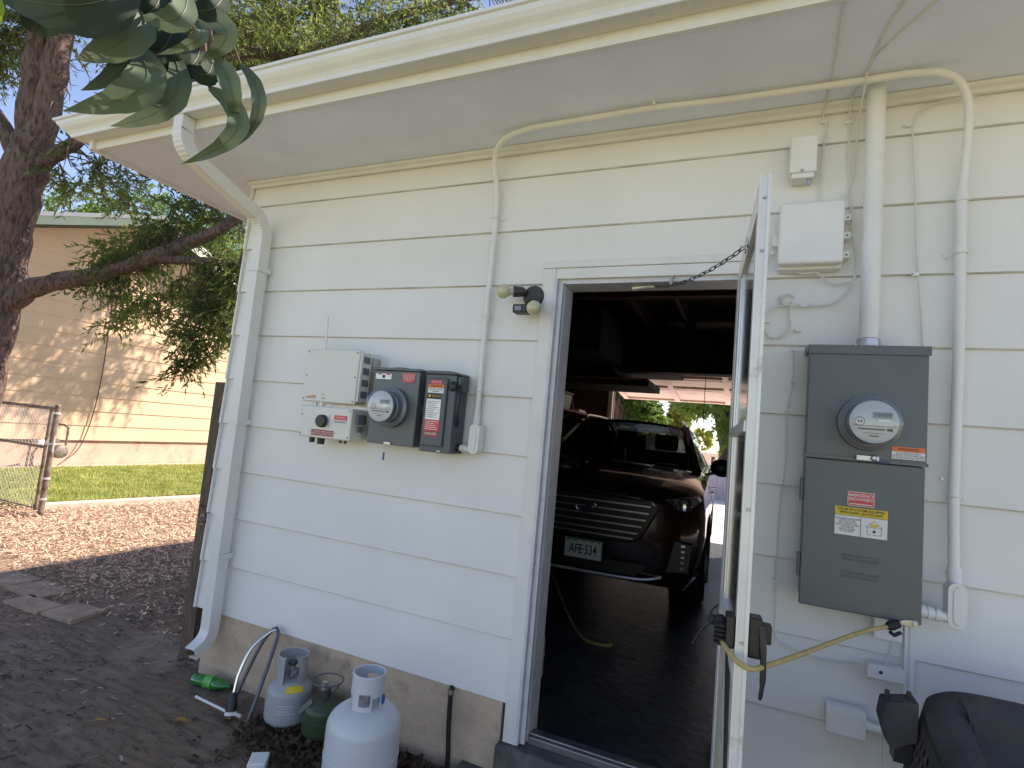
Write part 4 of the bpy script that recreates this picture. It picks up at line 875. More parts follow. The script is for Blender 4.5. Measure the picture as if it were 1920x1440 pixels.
def collar(t, c, hb, rc, hc, mat, gap0, gap1, holes, rot=0, th=.004):
    # curved sheet around the valve with cut windows: built as angular cells
    x, y, z = c; m = MB(); n = 60; rows = 10
    for k in range(n):
        a0 = 2 * math.pi * k / n; am = math.degrees(a0 + math.pi / n) % 360
        if gap0 < am < gap1: continue
        for j in range(rows):
            zf = (j + .5) / rows
            if any(h0 < am < h1 and f0 < zf < f1 for h0, h1, f0, f1 in holes): continue
            edge = 0
            z0 = z + hb - .03 + (hc + .03) * j / rows; z1 = z + hb - .03 + (hc + .03) * (j + 1) / rows
            a1 = a0 + 2 * math.pi / n
            v = [(x + q * math.cos(a + rot), y + q * math.sin(a + rot), zz) for a in (a0, a1) for q in (rc, rc - th) for zz in (z0, z1)]
            m.add(v, [(0, 1, 5, 4), (2, 6, 7, 3), (0, 4, 6, 2), (1, 3, 7, 5), (0, 2, 3, 1), (4, 5, 7, 6)])
    m.build('collar', mat, t)
    pts = [(x + (rc - th / 2) * math.cos(R(a) + rot), y + (rc - th / 2) * math.sin(R(a) + rot), z + hb + hc) for a in np.linspace(gap1 if gap1 < 360 else 0, gap0 + 360 if gap1 < 360 else 360, 50)]
    MB().tube(pts, .0045, 8).build('rim', mat, t, smooth=True)
def valve(t, c, hb, mat='brass', knob='black', d=(1, 0)):
    x, y, z = c
    MB().cyl((x, y, z + hb), (x, y, z + hb + .05), .014, .012, 14).cyl((x, y, z + hb + .03), (x + d[0] * .045, y + d[1] * .045, z + hb + .032), .011, n=12).build('valve', mat, t, smooth=True)
    MB().lathe([(.02, 0), (.024, .006), (.022, .016), (.01, .018)], (x, y, z + hb + .055), 14).cyl((x, y, z + hb + .045), (x, y, z + hb + .06), .007).build('valve_knob', knob, t, smooth=True)
c = (1.545, -.40, -.355)
t = tank('propane_tank', 'largest tank, white, standing in front of the green one', c, .148, .515, 'tankwhite', .125)
collar(t, c, .39, .066, .125, 'tankwhite', 352, 359, [(276, 318, .34, .60), (60, 130, .35, .85), (200, 246, 0, .5), (326, 352, 0, .55)], rot=0); valve(t, c, .39, 'steel', 'tankwhite', (.6, .6))
MB().box(c[0] + .052, c[0] + .074, c[1] + .005, c[1] + .02, c[2] + .405, c[2] + .44).build('plug', 'blue', t, bevel=.004)
c = (.885, -.122, -.366)
t = tank('propane_tank', 'small grey tank with yellow sticker between the sprinkler and the green tank', c, .108, .335, 'tankgrey', .10)
collar(t, c, .245, .072, .105, 'tankgrey', 285, 345, [(60, 120, .3, .75), (200, 235, .5, .72)], rot=R(0), th=.003); valve(t, c, .245, 'steel', 'darkgrey', (.7, -.5))
m1 = MB(); n = 8
for i in range(n):
    a0 = R(-58 + i * 6); a1 = R(-58 + (i + 1) * 6)
    v = [(c[0] + rr_ * math.cos(a), c[1] + rr_ * math.sin(a), c[2] + zz) for a in (a0, a1) for rr_, zz in ((.1045, .204), (.086, .229))]
    m1.add(v, [(0, 1, 3, 2)])
m1.build('yellow_label', 'yellow', t)
m1 = MB()
for j, w in enumerate((22, 30, 18, 26)):
    for i in range(w):
        a0 = R(-75 + i * 1.9); a1 = R(-75 + i * 1.9 + 1.3)
        if (i * 7 + j * 3) % 5 == 0: continue
        m1.add([(c[0] + .1090 * math.cos(a), c[1] + .1090 * math.sin(a), c[2] + .145 - j * .012 + zz) for a in (a0, a1) for zz in (0, .005)], [(0, 1, 3, 2)])
m1.build('faded_print', 'whiteink', t)
c = (1.12, -.13, -.355)
t = tank('propane_tank', 'small dark green tank half hidden behind the large white tank', c, .10, .22, 'tankgreen', .02)
MB().tube([(c[0] + .072 * math.cos(a), c[1] + .072 * math.sin(a), c[2] + .275) for a in np.linspace(0, 2 * math.pi, 30)], .0035, 8, cap=False).tube([(c[0] - .07, c[1], c[2] + .275), (c[0] - .03, c[1], c[2] + .20)], .0035, 8).tube([(c[0] + .07, c[1], c[2] + .275), (c[0] + .03, c[1], c[2] + .20)], .0035, 8).build('handle_ring', 'greyd', t, smooth=True)
MB().cyl((c[0], c[1], c[2] + .19), (c[0], c[1], c[2] + .235), .022, .02, 16).build('neck', 'darkgrey', t, smooth=True); MB().cyl((c[0] + .0, c[1] - .02, c[2] + .24), (c[0] + .0, c[1] - .02, c[2] + .275), .016, .014, 14).build('valve', 'steel', t, smooth=True)
Ml = Matrix.Translation((c[0] - .045, c[1] - .085, c[2] + .175)) @ Matrix.Rotation(R(-25), 4, 'Z') @ Matrix.Rotation(R(35), 4, 'Y') @ Matrix.Rotation(R(-30), 4, 'X')
MB().box(-.012, .012, -.001, .001, -.045, .04, Ml).build('paper_tag', 'step', t)
c = (1.815, .62, -.2); t = tank('propane_tank', 'white tank just inside the garage behind the left door jamb', c, .13, .42, 'tankwhite', .1); collar(t, c, .32, .07, .1, 'tankwhite', 20, 75, []); m1 = MB()
for j, (a, b) in enumerate(((-80, -10), (-80, -10), (-80, -30), (-80, -15), (-80, -25))):
    for i in range(a, b, 4):
        m1.add([(c[0] + .1308 * math.cos(R(q)), c[1] + .1308 * math.sin(R(q)), c[2] + .235 - j * .018 + zz) for q in (i, i + 3) for zz in (0, .011 if j < 2 else .005)], [(0, 1, 3, 2)])
m1.build('print', 'ink', t)
# oscillating sprinkler leaning on the wall
sp = thing('sprinkler', 'oscillating lawn sprinkler leaning on the foundation near the downspout', 'sprinkler', (.66, -.2, -.34))
topx, topy, topz = .665, -.035, .035
L1 = smoothpts([(.565, -.17, -.335), (.585, -.13, -.20), (.615, -.08, -.05), (.645, -.045, .02), (topx, topy, topz)], 5)
L2 = smoothpts([(topx, topy, topz), (.695, -.05, .01), (.715, -.10, -.08), (.725, -.16, -.22), (.735, -.215, -.335)], 5)
MB().tube(L1 + L2[1:], .0095, 10).tube([(.565, -.17, -.335), (.62, -.22, -.345)], .008, 8).build('frame', pm('sprinkler_frame', (.12, .13, .15), .4, .3, vary=.1), sp, smooth=True)
MB().tube(smoothpts([(.612, -.215, -.25), (.605, -.19, -.16), (.615, -.14, -.05), (.65, -.075, .015), (.67, -.045, .03)], 6), .0075, 10).build('spray_tube', 'chrome', sp, smooth=True)
MB().tube([(.632, -.235, -.335), (.622, -.225, -.29), (.612, -.215, -.24)], [.024, .027, .018], 16).build('motor', 'black', sp, smooth=True)
MB().tube([(.634, -.237, -.331), (.632, -.234, -.316)], .0275, 16).build('motor_band', 'white', sp, smooth=True)
MB().tube([(.636, -.24, -.338), (.642, -.26, -.345)], [.014, .012], 14).build('hose_inlet', 'brass', sp, smooth=True)
MB().bar((.635, -.235, -.318), (.70, -.23, -.325), .012, .014).build('crossbar', 'alum', sp, bevel=.002)
o = MB().tube([(.345, -.205, -.335), (.46, -.212, -.335), (.60, -.235, -.325)], .0065, 8).ball((.345, -.205, -.335), .008, 10).build('plastic_stake', 'white', smooth=True); tag(o, 'thin white rod lying on the dirt, pointing at the sprinkler base', 'rod')
# crushed green bottle
Bm = Matrix.Translation((.285, -.075, -.325)) @ Matrix.Rotation(R(9), 4, 'Z') @ Matrix.Rotation(R(90), 4, 'Y')
bt = MB().lathe([(.012, -.115), (.03, -.112), (.034, -.10), (.031, -.07), (.034, -.045), (.026, -.01), (.033, .02), (.035, .05), (.028, .08), (.014, .105), (.013, .12)], (0, 0, 0), 28)
bt.v = [(x * .85 * (1 + .12 * math.sin(z * 60)), y * (1 - .15 * math.cos(z * 47 + x * 40)), z) for x, y, z in bt.v]
bo = bt.xf(Bm).build('bottle', 'bottle', smooth=True); tag(bo, 'crushed green plastic bottle lying below the downspout', 'bottle')
MB().lathe([(.015, .12), (.015, .135), (.013, .137)], (0, 0, 0), 16).xf(Bm).build('bottle_cap', 'tankgreen', bo, smooth=True)
MB().lathe([(.0335, -.03), (.0295, -.01), (.034, .01), (.0352, .02)], (0, 0, 0), 28).xf(Bm).build('bottle_label', pm('bottle_label', (.1, .45, .08), .3, vary=.3, vscale=40, col2=(.6, .65, .6), c2scale=45, c2lo=.6, c2hi=.62), bo, smooth=True)
o = MB().box(-.03, .045, -.045, .045, 0, .05, Matrix.Translation((1.045, -.445, -.355)) @ Matrix.Rotation(R(35), 4, 'Z')).build('foam_block', 'white', bevel=.006, seg=3); tag(o, 'small pale block on the ground at the bottom edge of the photo', 'block')
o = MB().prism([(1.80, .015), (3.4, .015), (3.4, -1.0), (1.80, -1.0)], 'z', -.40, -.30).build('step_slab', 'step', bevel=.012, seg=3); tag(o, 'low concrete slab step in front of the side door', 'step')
# single fallen leaves
def fallen(p, rot, L, wd, mat, label, curl=.006, group=None):
    m = MB(); n = 8
    for i in range(n + 1):
        t = i / n; w = wd * math.sin(math.pi * min(1, t * .92 + .04)) ** .8 / 2; zc = curl * math.sin(math.pi * t)
        m.v += [((t - .5) * L, -w, zc + w * .35), ((t - .5) * L, 0, zc), ((t - .5) * L, w, zc + w * .25)]
    for i in range(n):
        for k in range(2): a = i * 3 + k; m.f.append((a, a + 1, a + 4, a + 3))
    m.xf(Matrix.Translation(p) @ Matrix.Rotation(R(rot), 4, 'Z')); o = m.build('fallen_leaf', mat, smooth=True); tag(o, label, 'leaf', group); return o
fallen((.165, -.57, -.35), 45, .06, .022, 'yellowleaf', 'orange-yellow fallen leaf, left of the two on the grey dirt', group='fallen yellow leaves')
fallen((.462, -.375, -.35), 20, .07, .034, 'yellowleaf', 'tan fallen leaf on the grey dirt, nearest the sprinkler', group='fallen yellow leaves')
fallen((-.62, -.72, -.35), 10, .09, .03, pm('greenish_leaf', (.22, .25, .07), .6), 'yellow-green leaf on the dirt at the left edge', group='fallen yellow leaves')
fallen((1.62, -.12, -.345), -30, .05, .02, 'yellowleaf', 'small tan leaf behind the large white tank by the foundation', group='fallen yellow leaves')
# pavers: three blocks in the soil
for i, (x, y, a, l, w) in enumerate(((-2.45, .25, 2, .40, .24), (-2.02, .24, -2, .41, .25), (-1.72, .06, 2, .40, .17), (-1.36, .13, 5, .30, .24))):
    o = MB().box(-l / 2, l / 2, -w / 2, w / 2, -.05, .007, Matrix.Translation((x, y, GZ + .012)) @ Matrix.Rotation(R(a), 4, 'Z')).build('paver', 'paver', bevel=.006)
    tag(o, ['brown paver farthest from the garage, at the left edge', 'brown paver second from the left edge of the photo', 'brown paver third from the left edge, just before the one nearest the garage', 'brown paver nearest the garage corner'][i], 'paver', 'pavers set in the soil')
# leaning wooden post
o = MB().bar((-.135, .115, -.45), (-.15, .12, 1.33), .105, .088, (0, 1, 0)).build('wooden_post', 'wood', bevel=.004); tag(o, 'dark weathered wooden post standing at the garage corner behind the downspout', 'post')
MB().bar((-.16, .07, .56), (.0, -.02, .545), .035, .004).cyl((-.02, -.012, .50), (-.03, -.05, .505), .018, .012, 10).box(-.05, -.0135, -.02, .05, .47, .535).build('bracket', 'galv', o)
# yellow hose on the garage floor, jug, floor cable
o = MB().tube(smoothpts([(.9, 3.6, -.185), (1.3, 2.75, -.185), (1.7, 1.9, -.185), (1.93, 1.5, -.185), (2.08, 1.45, -.185), (2.14, 1.5, -.187)], 8), .012, 10).build('air_hose', 'cord', smooth=True); tag(o, 'yellow hose lying on the dark garage floor', 'hose')
jg = MB().prism([(-.1, 0), (.1, 0), (.11, .2), (.07, .3), (-.05, .3), (-.11, .2)], 'y', -.07, .07).xf(Matrix.Translation((2.93, .75, -.2)))
o = jg.build('plastic_jug', pm('orange_plastic', (.40, .17, .02), .4), bevel=.02, seg=3); tag(o, 'orange plastic jug inside the garage partly hidden by the storm door', 'jug')
MB().cyl((2.93, .75, .10), (2.93, .75, .125), .025, n=16).build('cap', 'black', o); 
o = MB().tube(smoothpts([(2.62, 1.9, -.192), (2.66, 2.3, -.192), (2.72, 2.6, -.192), (2.70, 2.9, -.192), (2.8, 3.4, -.192)], 6), .005, 8).build('floor_cable', 'cable', smooth=True); tag(o, 'thin pale cable on the garage floor right of the car', 'cable')

# ================================================================== black plastic chair at lower right
ch = thing('plastic_chair', 'faded black moulded plastic chair with perforated side, lower right', 'chair', (3.55, -.42, -.36))
# wrap-round shell: wing running towards the viewer, corner, then the back along the wall
plan = [(3.43, -1.05, .44), (3.415, -.9, .465), (3.405, -.75, .495), (3.40, -.63, .518), (3.40, -.53, .54), (3.405, -.465, .56), (3.425, -.415, .58), (3.475, -.395, .595), (3.6, -.40, .60), (3.75, -.40, .595), (3.95, -.40, .58), (4.1, -.42, .55)]
PL = smoothpts(plan, 6)
def frame_at(i):
    a = PL[max(i - 1, 0)]; b = PL[min(i + 1, len(PL) - 1)]; d = Vector((b.x - a.x, b.y - a.y, 0)).normalized(); return PL[i], Vector((-d.y, d.x, 0))
sec = [(.020, -.30), (.026, -.20), (.030, -.10), (.030, -.034), (.026, -.018), (.010, -.008), (-.012, 0), (-.040, -.004), (-.066, -.018), (-.082, -.045), (-.088, -.085), (-.092, -.11), (-.105, -.125), (-.125, -.16), (-.13, -.22), (-.12, -.32), (-.10, -.42)]
bk = MB(); m = len(sec)
for i in range(len(PL)):
    p, nrm_ = frame_at(i)
    for o_, z_ in sec[3:]: bk.v.append(tuple(Vector((p.x, p.y, p.z + z_)) + nrm_ * o_))
q = m - 3
for i in range(len(PL) - 1):
    for k in range(q - 1): bk.f.append((i * q + k, i * q + k + 1, (i + 1) * q + k + 1, (i + 1) * q + k))
o = bk.build('backrest', 'dplastic', ch, smooth=True); s_ = o.modifiers.new('thick', 'SOLIDIFY'); s_.thickness = .006
# outer face: fine grid with slots left open, black sheet added behind them for the dark inside
NI = 132; NJ = 30
def outer(a, j, off=0):
    i = min(int(a), len(PL) - 2); f = a - i; p0, n0 = frame_at(i); p1, n1 = frame_at(i + 1); p = p0.lerp(p1, f); n_ = n0.lerp(n1, f).normalized()
    t = j / NJ; return Vector((p.x, p.y, p.z - .034 - .30 * t)) + n_ * (.030 + .07 * t + off)
g = MB()
for a in range(NI + 1):
    for j in range(NJ + 1): g.v.append(tuple(outer(a / NI * (len(PL) - 1), j)))
for a in range(NI):
    for j in range(NJ):
        row = j // 3; hole = (1 < j < 28) and (a < 80) and (j % 3 != 2) and ((a + (row % 2) * 2) % 4 in (0, 1))
        if hole: continue
        k = a * (NJ + 1) + j; g.f.append((k, k + 1, k + NJ + 2, k + NJ + 1))
o = g.build('side_panel', 'dplastic', ch, smooth=True); s_ = o.modifiers.new('thick', 'SOLIDIFY'); s_.thickness = .004
g = MB()
for a in range(0, NI + 1, 4):
    for j in (0, NJ): g.v.append(tuple(outer(a / NI * (len(PL) - 1), j, -.022)))
for a in range(NI // 4): g.f.append((a * 2, a * 2 + 1, a * 2 + 3, a * 2 + 2))
g.build('dark_backing', 'blackm', ch, smooth=True)
MB().prism([(3.277, .50), (3.284, .548), (3.362, .566), (3.362, .462), (3.335, .45), (3.312, .43), (3.295, .44)], 'y', -.49, -.42).build('armrest', 'dplastic', ch, bevel=.006, seg=3)
MB().box(3.31, 3.352, -.48, -.43, .40, .449).build('bracket', 'black', ch); MB().cyl((3.296, -.455, .552), (3.296, -.455, .572), .006, n=8).cyl((3.346, -.455, .562), (3.346, -.455, .58), .006, n=8).build('peg', 'black', ch)
MB().box(3.365, 3.40, -.50, -.44, -.20, .41).build('side_frame', 'black', ch, bevel=.006)
MB().box(3.48, 4.05, -1.05, -.50, .05, .08).build('seat', 'dplastic', ch, bevel=.01)
for a, b in ((3.42, -.5), (4.0, -.5), (3.5, -1.02), (4.0, -1.02)): MB().box(a - .02, a + .02, b - .02, b + .02, -.345, .0495).build('leg', 'dplastic', ch, bevel=.004)

# ================================================================== neighbour house
nh = thing('peach_house', 'peach sided gabled house with pale fascia beyond the lawn', 'house', (-10, 5, 0))
mb = MB(); NS = .309; xw = -9.9
def rz(y): return 5.02 - .375 * abs(y - 5.25)
k = 0; z = .188
while z < 4.95:
    z1 = z + NS
    # extents limited by rake
    def yl(zz): return 5.25 - (5.02 - zz) / .375
    def yr(zz): return 5.25 + (5.02 - zz) / .375
    y0 = max(-3.5, yl(z)); y1 = min(14, yr(z)); y0b = max(-3.5, yl(z1)); y1b = min(14, yr(z1))
    if y1b <= y0b: y0b = y1b = 5.25
    v = [(xw + .018, y0, z), (xw + .018, y1, z), (xw, y0, z), (xw, y1, z), (xw + .004, y0b, z1), (xw + .004, y1b, z1)]
    mb.add(v, [(0, 1, 5, 4), (0, 2, 3, 1)]); z = z1
mb.box(-20, xw - .002, -3.5, 14, .188, 1.6)
mb.build('siding', 'nwall', nh)
MB().box(-20, xw + .002, -3.5, 14, -.5, .187).build('foundation', 'nfound', nh)
MB().box(xw + .003, xw + .03, -3.5, 14, .165, .187).build('sill_board', 'bark', nh)
for sgn in (-1, 1):
    yE = 5.25 + sgn * 9.0; zE = 5.02 - .375 * 9.0
    ov = .62
    rf = MB(); a = [(xw + ov, 5.25, 5.12), (xw + ov, yE, zE + .10), (-20.5, yE, zE + .10), (-20.5, 5.25, 5.12)]
    v = a + [(x, y, zz + .14) for x, y, zz in a]
    rf.add(v, [(0, 1, 2, 3), (7, 6, 5, 4), (0, 4, 5, 1), (1, 5, 6, 2), (2, 6, 7, 3), (3, 7, 4, 0)]).build('roof', 'roof', nh)
    MB().add([(xw + ov + .001 + q, y, zz) for q in (0, .03) for y, zz in ((5.25, 5.02), (yE, zE), (yE, zE + .16), (5.25, 5.18))], [(0, 1, 2, 3), (7, 6, 5, 4), (0, 4, 5, 1), (3, 2, 6, 7), (0, 3, 7, 4), (1, 5, 6, 2)]).build('fascia', 'nfascia', nh)
    MB().add([(xw + ov + .001 + q, y, zz) for q in (0, .05) for y, zz in ((5.25, 5.185), (yE, zE + .165), (yE, zE + .25), (5.25, 5.27))], [(0, 1, 2, 3), (7, 6, 5, 4), (0, 4, 5, 1), (3, 2, 6, 7), (0, 3, 7, 4), (1, 5, 6, 2)]).build('drip_edge', 'white', nh)
    MB().add([(x, y, zz) for x in (xw, xw + ov) for y, zz in ((5.25, 5.0), (yE, zE - .02), (yE, zE + .01), (5.25, 5.03))], [(0, 1, 2, 3), (7, 6, 5, 4), (0, 4, 5, 1), (3, 2, 6, 7), (0, 3, 7, 4), (1, 5, 6, 2)]).build('eave_soffit', 'ngreen', nh)
# cable hanging on that wall
o = MB().tube(smoothpts([(xw + .06, 4.83, 3.6), (xw + .06, 4.82, 2.9), (xw + .06, 4.84, 1.8), (xw + .06, 4.80, .9), (xw + .07, 4.70, .3), (xw + .1, 4.55, -.05), (xw + .15, 4.25, -.3)], 6), .011, 8).build('wall_cable', 'bark', smooth=True); tag(o, 'dark cable hanging down the peach house wall to the ground', 'cable')
gm = thing('gas_meter', 'grey gas meter with pipes at the foot of the peach wall behind the fence', 'gas meter', (-9.6, 4.1, -.3))
MB().lathe([(.08, -.10), (.12, -.085), (.135, -.03), (.135, .03), (.12, .085), (.08, .10)], (-9.55, 4.12, -.02), 24, 'x').build('body', 'galv', gm, smooth=True)
MB().lathe([(.03, -.05), (.08, -.02), (.08, .02), (.03, .05)], (-9.5, 3.78, .13), 20, 'x').build('regulator', 'alum', gm, smooth=True)
MB().tube([(-9.55, 4.22, .1), (-9.55, 4.22, .45), (-9.7, 4.22, .5), (-9.9, 4.22, .5)], .022, 10).tube([(-9.55, 4.02, .1), (-9.55, 4.02, .22), (-9.52, 3.8, .2), (-9.52, 3.62, .18), (-9.52, 3.6, -.35)], .022, 10).cyl((-9.5, 4.02, .2), (-9.45, 4.02, .2), .04).build('pipe', 'galv', gm, smooth=True)
# chain link fence with its gate post
fc = thing('chain_link_fence', 'weathered chain link fence with end post at the left edge', 'fence', (-4.93, 1.637, -.36))
MB().cyl((-4.93, 1.637, -.4), (-4.93, 1.637, .985), .032, n=18).ball((-4.93, 1.637, .99), .034, 14, sz=.6).build('post', 'galv', fc, smooth=True)
MB().cyl((-5.05, 1.637, -.3), (-5.05, 1.637, .95), .020, n=14).build('gate_stile', 'galv', fc, smooth=True)
MB().cyl((-4.96, 1.637, .955), (-9.8, 1.637, .955), .022, n=14).cyl((-5.05, 1.637, .47), (-9.8, 1.637, .47), .018, n=14).cyl((-5.05, 1.637, -.28), (-9.8, 1.637, -.28), .010, n=10).build('rail', 'galv', fc, smooth=True)
m1 = MB()
for z in (.9, .52, .1, -.15): m1.lathe([(.035, -.012), (.038, -.012), (.038, .012), (.035, .012)], (-4.93, 1.637, z), 16)
m1.box(-5.04, -4.95, 1.62, 1.65, .50, .54).cyl((-4.88, 1.63, .42), (-4.88, 1.63, .62), .008, n=8); m1.build('band', 'alum', fc)
m1 = MB(); z0, z1 = -.3, .955; H = z1 - z0; st = .075
x = -9.8 - H
while x < -5.05:
    for s in (1, -1):
        a = (x, z0); b = (x + H, z1)
        if s < 0: a, b = (x + H, z0), (x, z1)
        # clip in x to the fence
        def clip(a, b):
            (x0, zz0), (x1, zz1) = a, b; lo, hi = -9.8, -5.05
            t0, t1 = 0, 1; dx = x1 - x0
            for bound, sg in ((lo, 1), (hi, -1)):
                t = (bound - x0) / dx
                if (dx * sg) > 0: t0 = max(t0, t)
                else: t1 = min(t1, t)
            return None if t0 >= t1 else ((x0 + dx * t0, zz0 + (zz1 - zz0) * t0), (x0 + dx * t1, zz0 + (zz1 - zz0) * t1))
        q = clip(a, b)
        if q: m1.tube([(q[0][0], 1.637 + .003 * s, q[0][1]), (q[1][0], 1.637 + .003 * s, q[1][1])], .0022, 4, cap=False)
    x += st
m1.build('wire_mesh', 'alum', fc)
# ================================================================== trees
def leaf_tris(B, D, L, Wd):
    # B base points, D directions, L lengths, Wd widths -> two folded triangles per leaf
    n = len(B); U = nrm(rng.normal(size=(n, 3))); S_ = nrm(np.cross(D, U)); N_ = np.cross(D, S_)
    T = B + D * L[:, None]; m = B + D * (L * .45)[:, None]
    a = m + S_ * (Wd / 2)[:, None] + N_ * (Wd * .18)[:, None]; b = m - S_ * (Wd / 2)[:, None] + N_ * (Wd * .18)[:, None]
    return np.concatenate([np.stack([B, a, T], 1), np.stack([B, T, b], 1)])
def sprays(centers, ntw, twl, nlf, L0, W0, droop=.35, outer=None):
    # twigs start at centres, leaves alternate along each twig
    tris = []; tw = []
    C = np.repeat(centers, ntw, 0); n = len(C)
    d = nrm(rng.normal(size=(n, 3)) + np.array([0, 0, -droop])); l = twl * rng.uniform(.5, 1.2, n)
    for j in range(nlf):
        t = (j + rng.uniform(0, 1, n)) / nlf
        p = C + d * (l * t)[:, None] + np.array([0, 0, -1.])[None] * (l * t * t * .35)[:, None]
        dd = nrm(d + rng.normal(0, .55, (n, 3)) + np.array([0, 0, -.25]))
        tris.append(leaf_tris(p, dd, L0 * rng.uniform(.6, 1.25, n), W0 * rng.uniform(.7, 1.2, n)))
    return np.concatenate(tris), C, d, l
def blob(c, r, n, hollow=.0):
    v = nrm(rng.normal(size=(n, 3))) * (rng.uniform(hollow, 1, n) ** .45)[:, None]
    return np.array(c) + v * np.array(r)
def twigs_mesh(mb, C, d, l, r=.004, step=1):
    for i in range(0, len(C), step):
        a = Vector(C[i]); b = a + Vector(d[i]) * l[i] * .6 + Vector((0, 0, -l[i] * .1)); e = a + Vector(d[i]) * l[i] + Vector((0, 0, -l[i] * .35))
        mb.tube([a, b, e], [r, r * .7, r * .35], 3, cap=False)

tree = thing('shade_tree', 'large rough barked leafy tree rising behind the left eave of the garage', 'tree', (-4.95, .83, -.36))
def limb(pts, name='limb', k=5, n=14, par=None):
    P = smoothpts([p[:3] for p in pts], k); rr = np.interp(np.linspace(0, len(pts) - 1, len(P)), range(len(pts)), [p[3] for p in pts])
    mb = MB().tube(P, [float(r * (1 + .06 * math.sin(i * 1.7) + random.uniform(-.03, .03))) for i, r in enumerate(rr)], n)
    mb.v = [tuple(Vector(v) + Vector((rng.normal(), rng.normal(), rng.normal())) * .006) for v in mb.v]
    o = mb.build(name, 'bark', par or tree, smooth=True); return o, P
tk, _ = limb([(-5.0, .86, -.5, .33), (-4.93, .84, .3, .24), (-4.85, .83, 1.2, .205), (-4.73, .811, 2.129, .195), (-4.65, .773, 2.901, .19), (-4.54, .76, 3.55, .205), (-4.47, .756, 3.95, .17)], 'trunk', 6, 22)
limbs = [
 [(-4.50, .765, 3.55, .15), (-4.35, .777, 4.25, .125), (-4.258, .743, 4.935, .115), (-4.179, .721, 5.53, .105), (-4.174, .745, 6.45, .1), (-4.3, 1.2, 8.0, .06)],
 [(-4.50, .79, 3.45, .15), (-4.50, .708, 4.266, .13), (-4.471, .658, 4.855, .12), (-4.365, .647, 5.452, .1), (-4.135, .466, 6.104, .08), (-3.4, .2, 7.4, .05)],
 [(-4.72, .82, 1.95, .12), (-4.5, .90, 2.2, .115), (-4.238, 1.002, 2.344, .10), (-3.651, 1.241, 2.517, .085), (-3.175, 1.427, 2.752, .077), (-2.753, 1.591, 2.971, .068), (-2.386, 1.727, 3.23, .06), (-1.871, 1.902, 3.763, .05), (-1.2, 2.1, 4.6, .03)],
 [(-3.122, 1.449, 2.72, .05), (-2.579, 1.689, 2.741, .045), (-2.254, 1.832, 2.744, .04), (-1.714, 2.065, 2.80, .03), (-1.2, 2.3, 3.0, .02)],
 [(-4.47, .80, 3.60, .10), (-4.2, .87, 3.78, .075), (-3.993, .954, 3.951, .06), (-3.956, 1.254, 4.417, .05), (-3.548, 1.603, 4.932, .04), (-3.0, 2.1, 5.6, .03)],
 [(-4.55, .72, 3.62, .10), (-4.869, .551, 4.14, .08), (-5.149, .412, 4.317, .07), (-5.9, .2, 5.0, .05)],
 [(-4.2, .75, 5.4, .09), (-3.4, 1.9, 5.6, .075), (-2.618, 2.478, 5.773, .07), (-2.124, 2.674, 5.994, .065), (-1.756, 2.812, 6.236, .06), (-1.262, 3.008, 6.456, .05), (-.3, 3.6, 7.0, .03)],
]
for L_ in limbs: limb(L_)
cent = [
 # (centre, radii, count)  low foliage above and below the long limb
 ((-3.6, 1.5, 2.85), (.55, .35, .28), 46), ((-3.15, 1.65, 3.2), (.55, .4, .35), 44), ((-2.6, 1.8, 3.45), (.5, .4, .35), 36),
 ((-3.75, 1.35, 2.55), (.35, .25, .2), 24), ((-2.75, 1.75, 2.5), (.55, .35, .22), 44), ((-2.6, 1.75, 2.15), (.38, .3, .22), 26), ((-2.35, 1.85, 2.75), (.4, .3, .3), 24),
 ((-2.62, 1.62, 1.86), (.30, .22, .22), 26), ((-2.68, 1.55, 1.55), (.12, .12, .14), 8), ((-3.35, 1.45, 2.2), (.45, .25, .18), 26), ((-2.2, 1.8, 2.2), (.3, .3, .35), 20), ((-3.55, 1.35, 1.95), (.1, .1, .08), 3),
 ((-4.0, 1.2, 3.6), (.5, .45, .35), 34), ((-3.2, 1.7, 4.0), (.7, .5, .4), 40), ((-3.6, 1.5, 4.6), (.5, .4, .4), 12),
 # high, above the gutter line
 ((-2.3, 2.3, 5.4), (1.2, .7, .45), 90), ((-1.2, 2.8, 5.9), (1.3, .8, .5), 90), ((-.1, 3.3, 6.3), (1.3, .9, .5), 80), ((-3.3, 1.9, 6.0), (1.0, .8, .5), 70), ((1.2, 4.0, 6.6), (1.2, .8, .4), 80),
 ((-5.3, .45, 4.75), (.5, .4, .25), 34), ((-4.9, .6, 5.2), (.7, .5, .35), 60), ((-5.6, .6, 5.6), (.8, .7, .6), 60), ((-4.3, .8, 6.4), (1.2, .8, .6), 90), ((-4.9, 1.0, 3.9), (.3, .3, .3), 6), ((-5.3, .3, 4.3), (.3, .4, .2), 8),
]
cc = np.concatenate([blob(c, r, n) for c, r, n in cent])
# main crown higher up: dense leaf masses added to shade the lawn and the peach wall
cc2 = np.concatenate([blob((-4.2, 3.4, 8.6), (3.2, 3.4, 1.9), 330, .3), blob((-5.6, 5.6, 8.6), (1.3, 2.0, 1.1), 180, .2), blob((-6.98, 5.7, 8.0), (.7, 2.2, 1.1), 950, .1), blob((-6.9, 3.6, 7.0), (.5, 1.2, .8), 160, .1), blob((-6.6, 7.9, 6.7), (.5, 1.7, .55), 70, .1)])
T1, C1, D1, L1_ = sprays(cc, 4, .28, 13, .078, .02)
T2, C2, D2, L2_ = sprays(cc2, 6, .5, 16, .11, .03)
tri_obj('crown', np.concatenate([T1, T2]), 'leafA', tree)
mb = MB(); twigs_mesh(mb, C1, D1, L1_, .0035); twigs_mesh(mb, C2, D2, L2_, .006, 2)
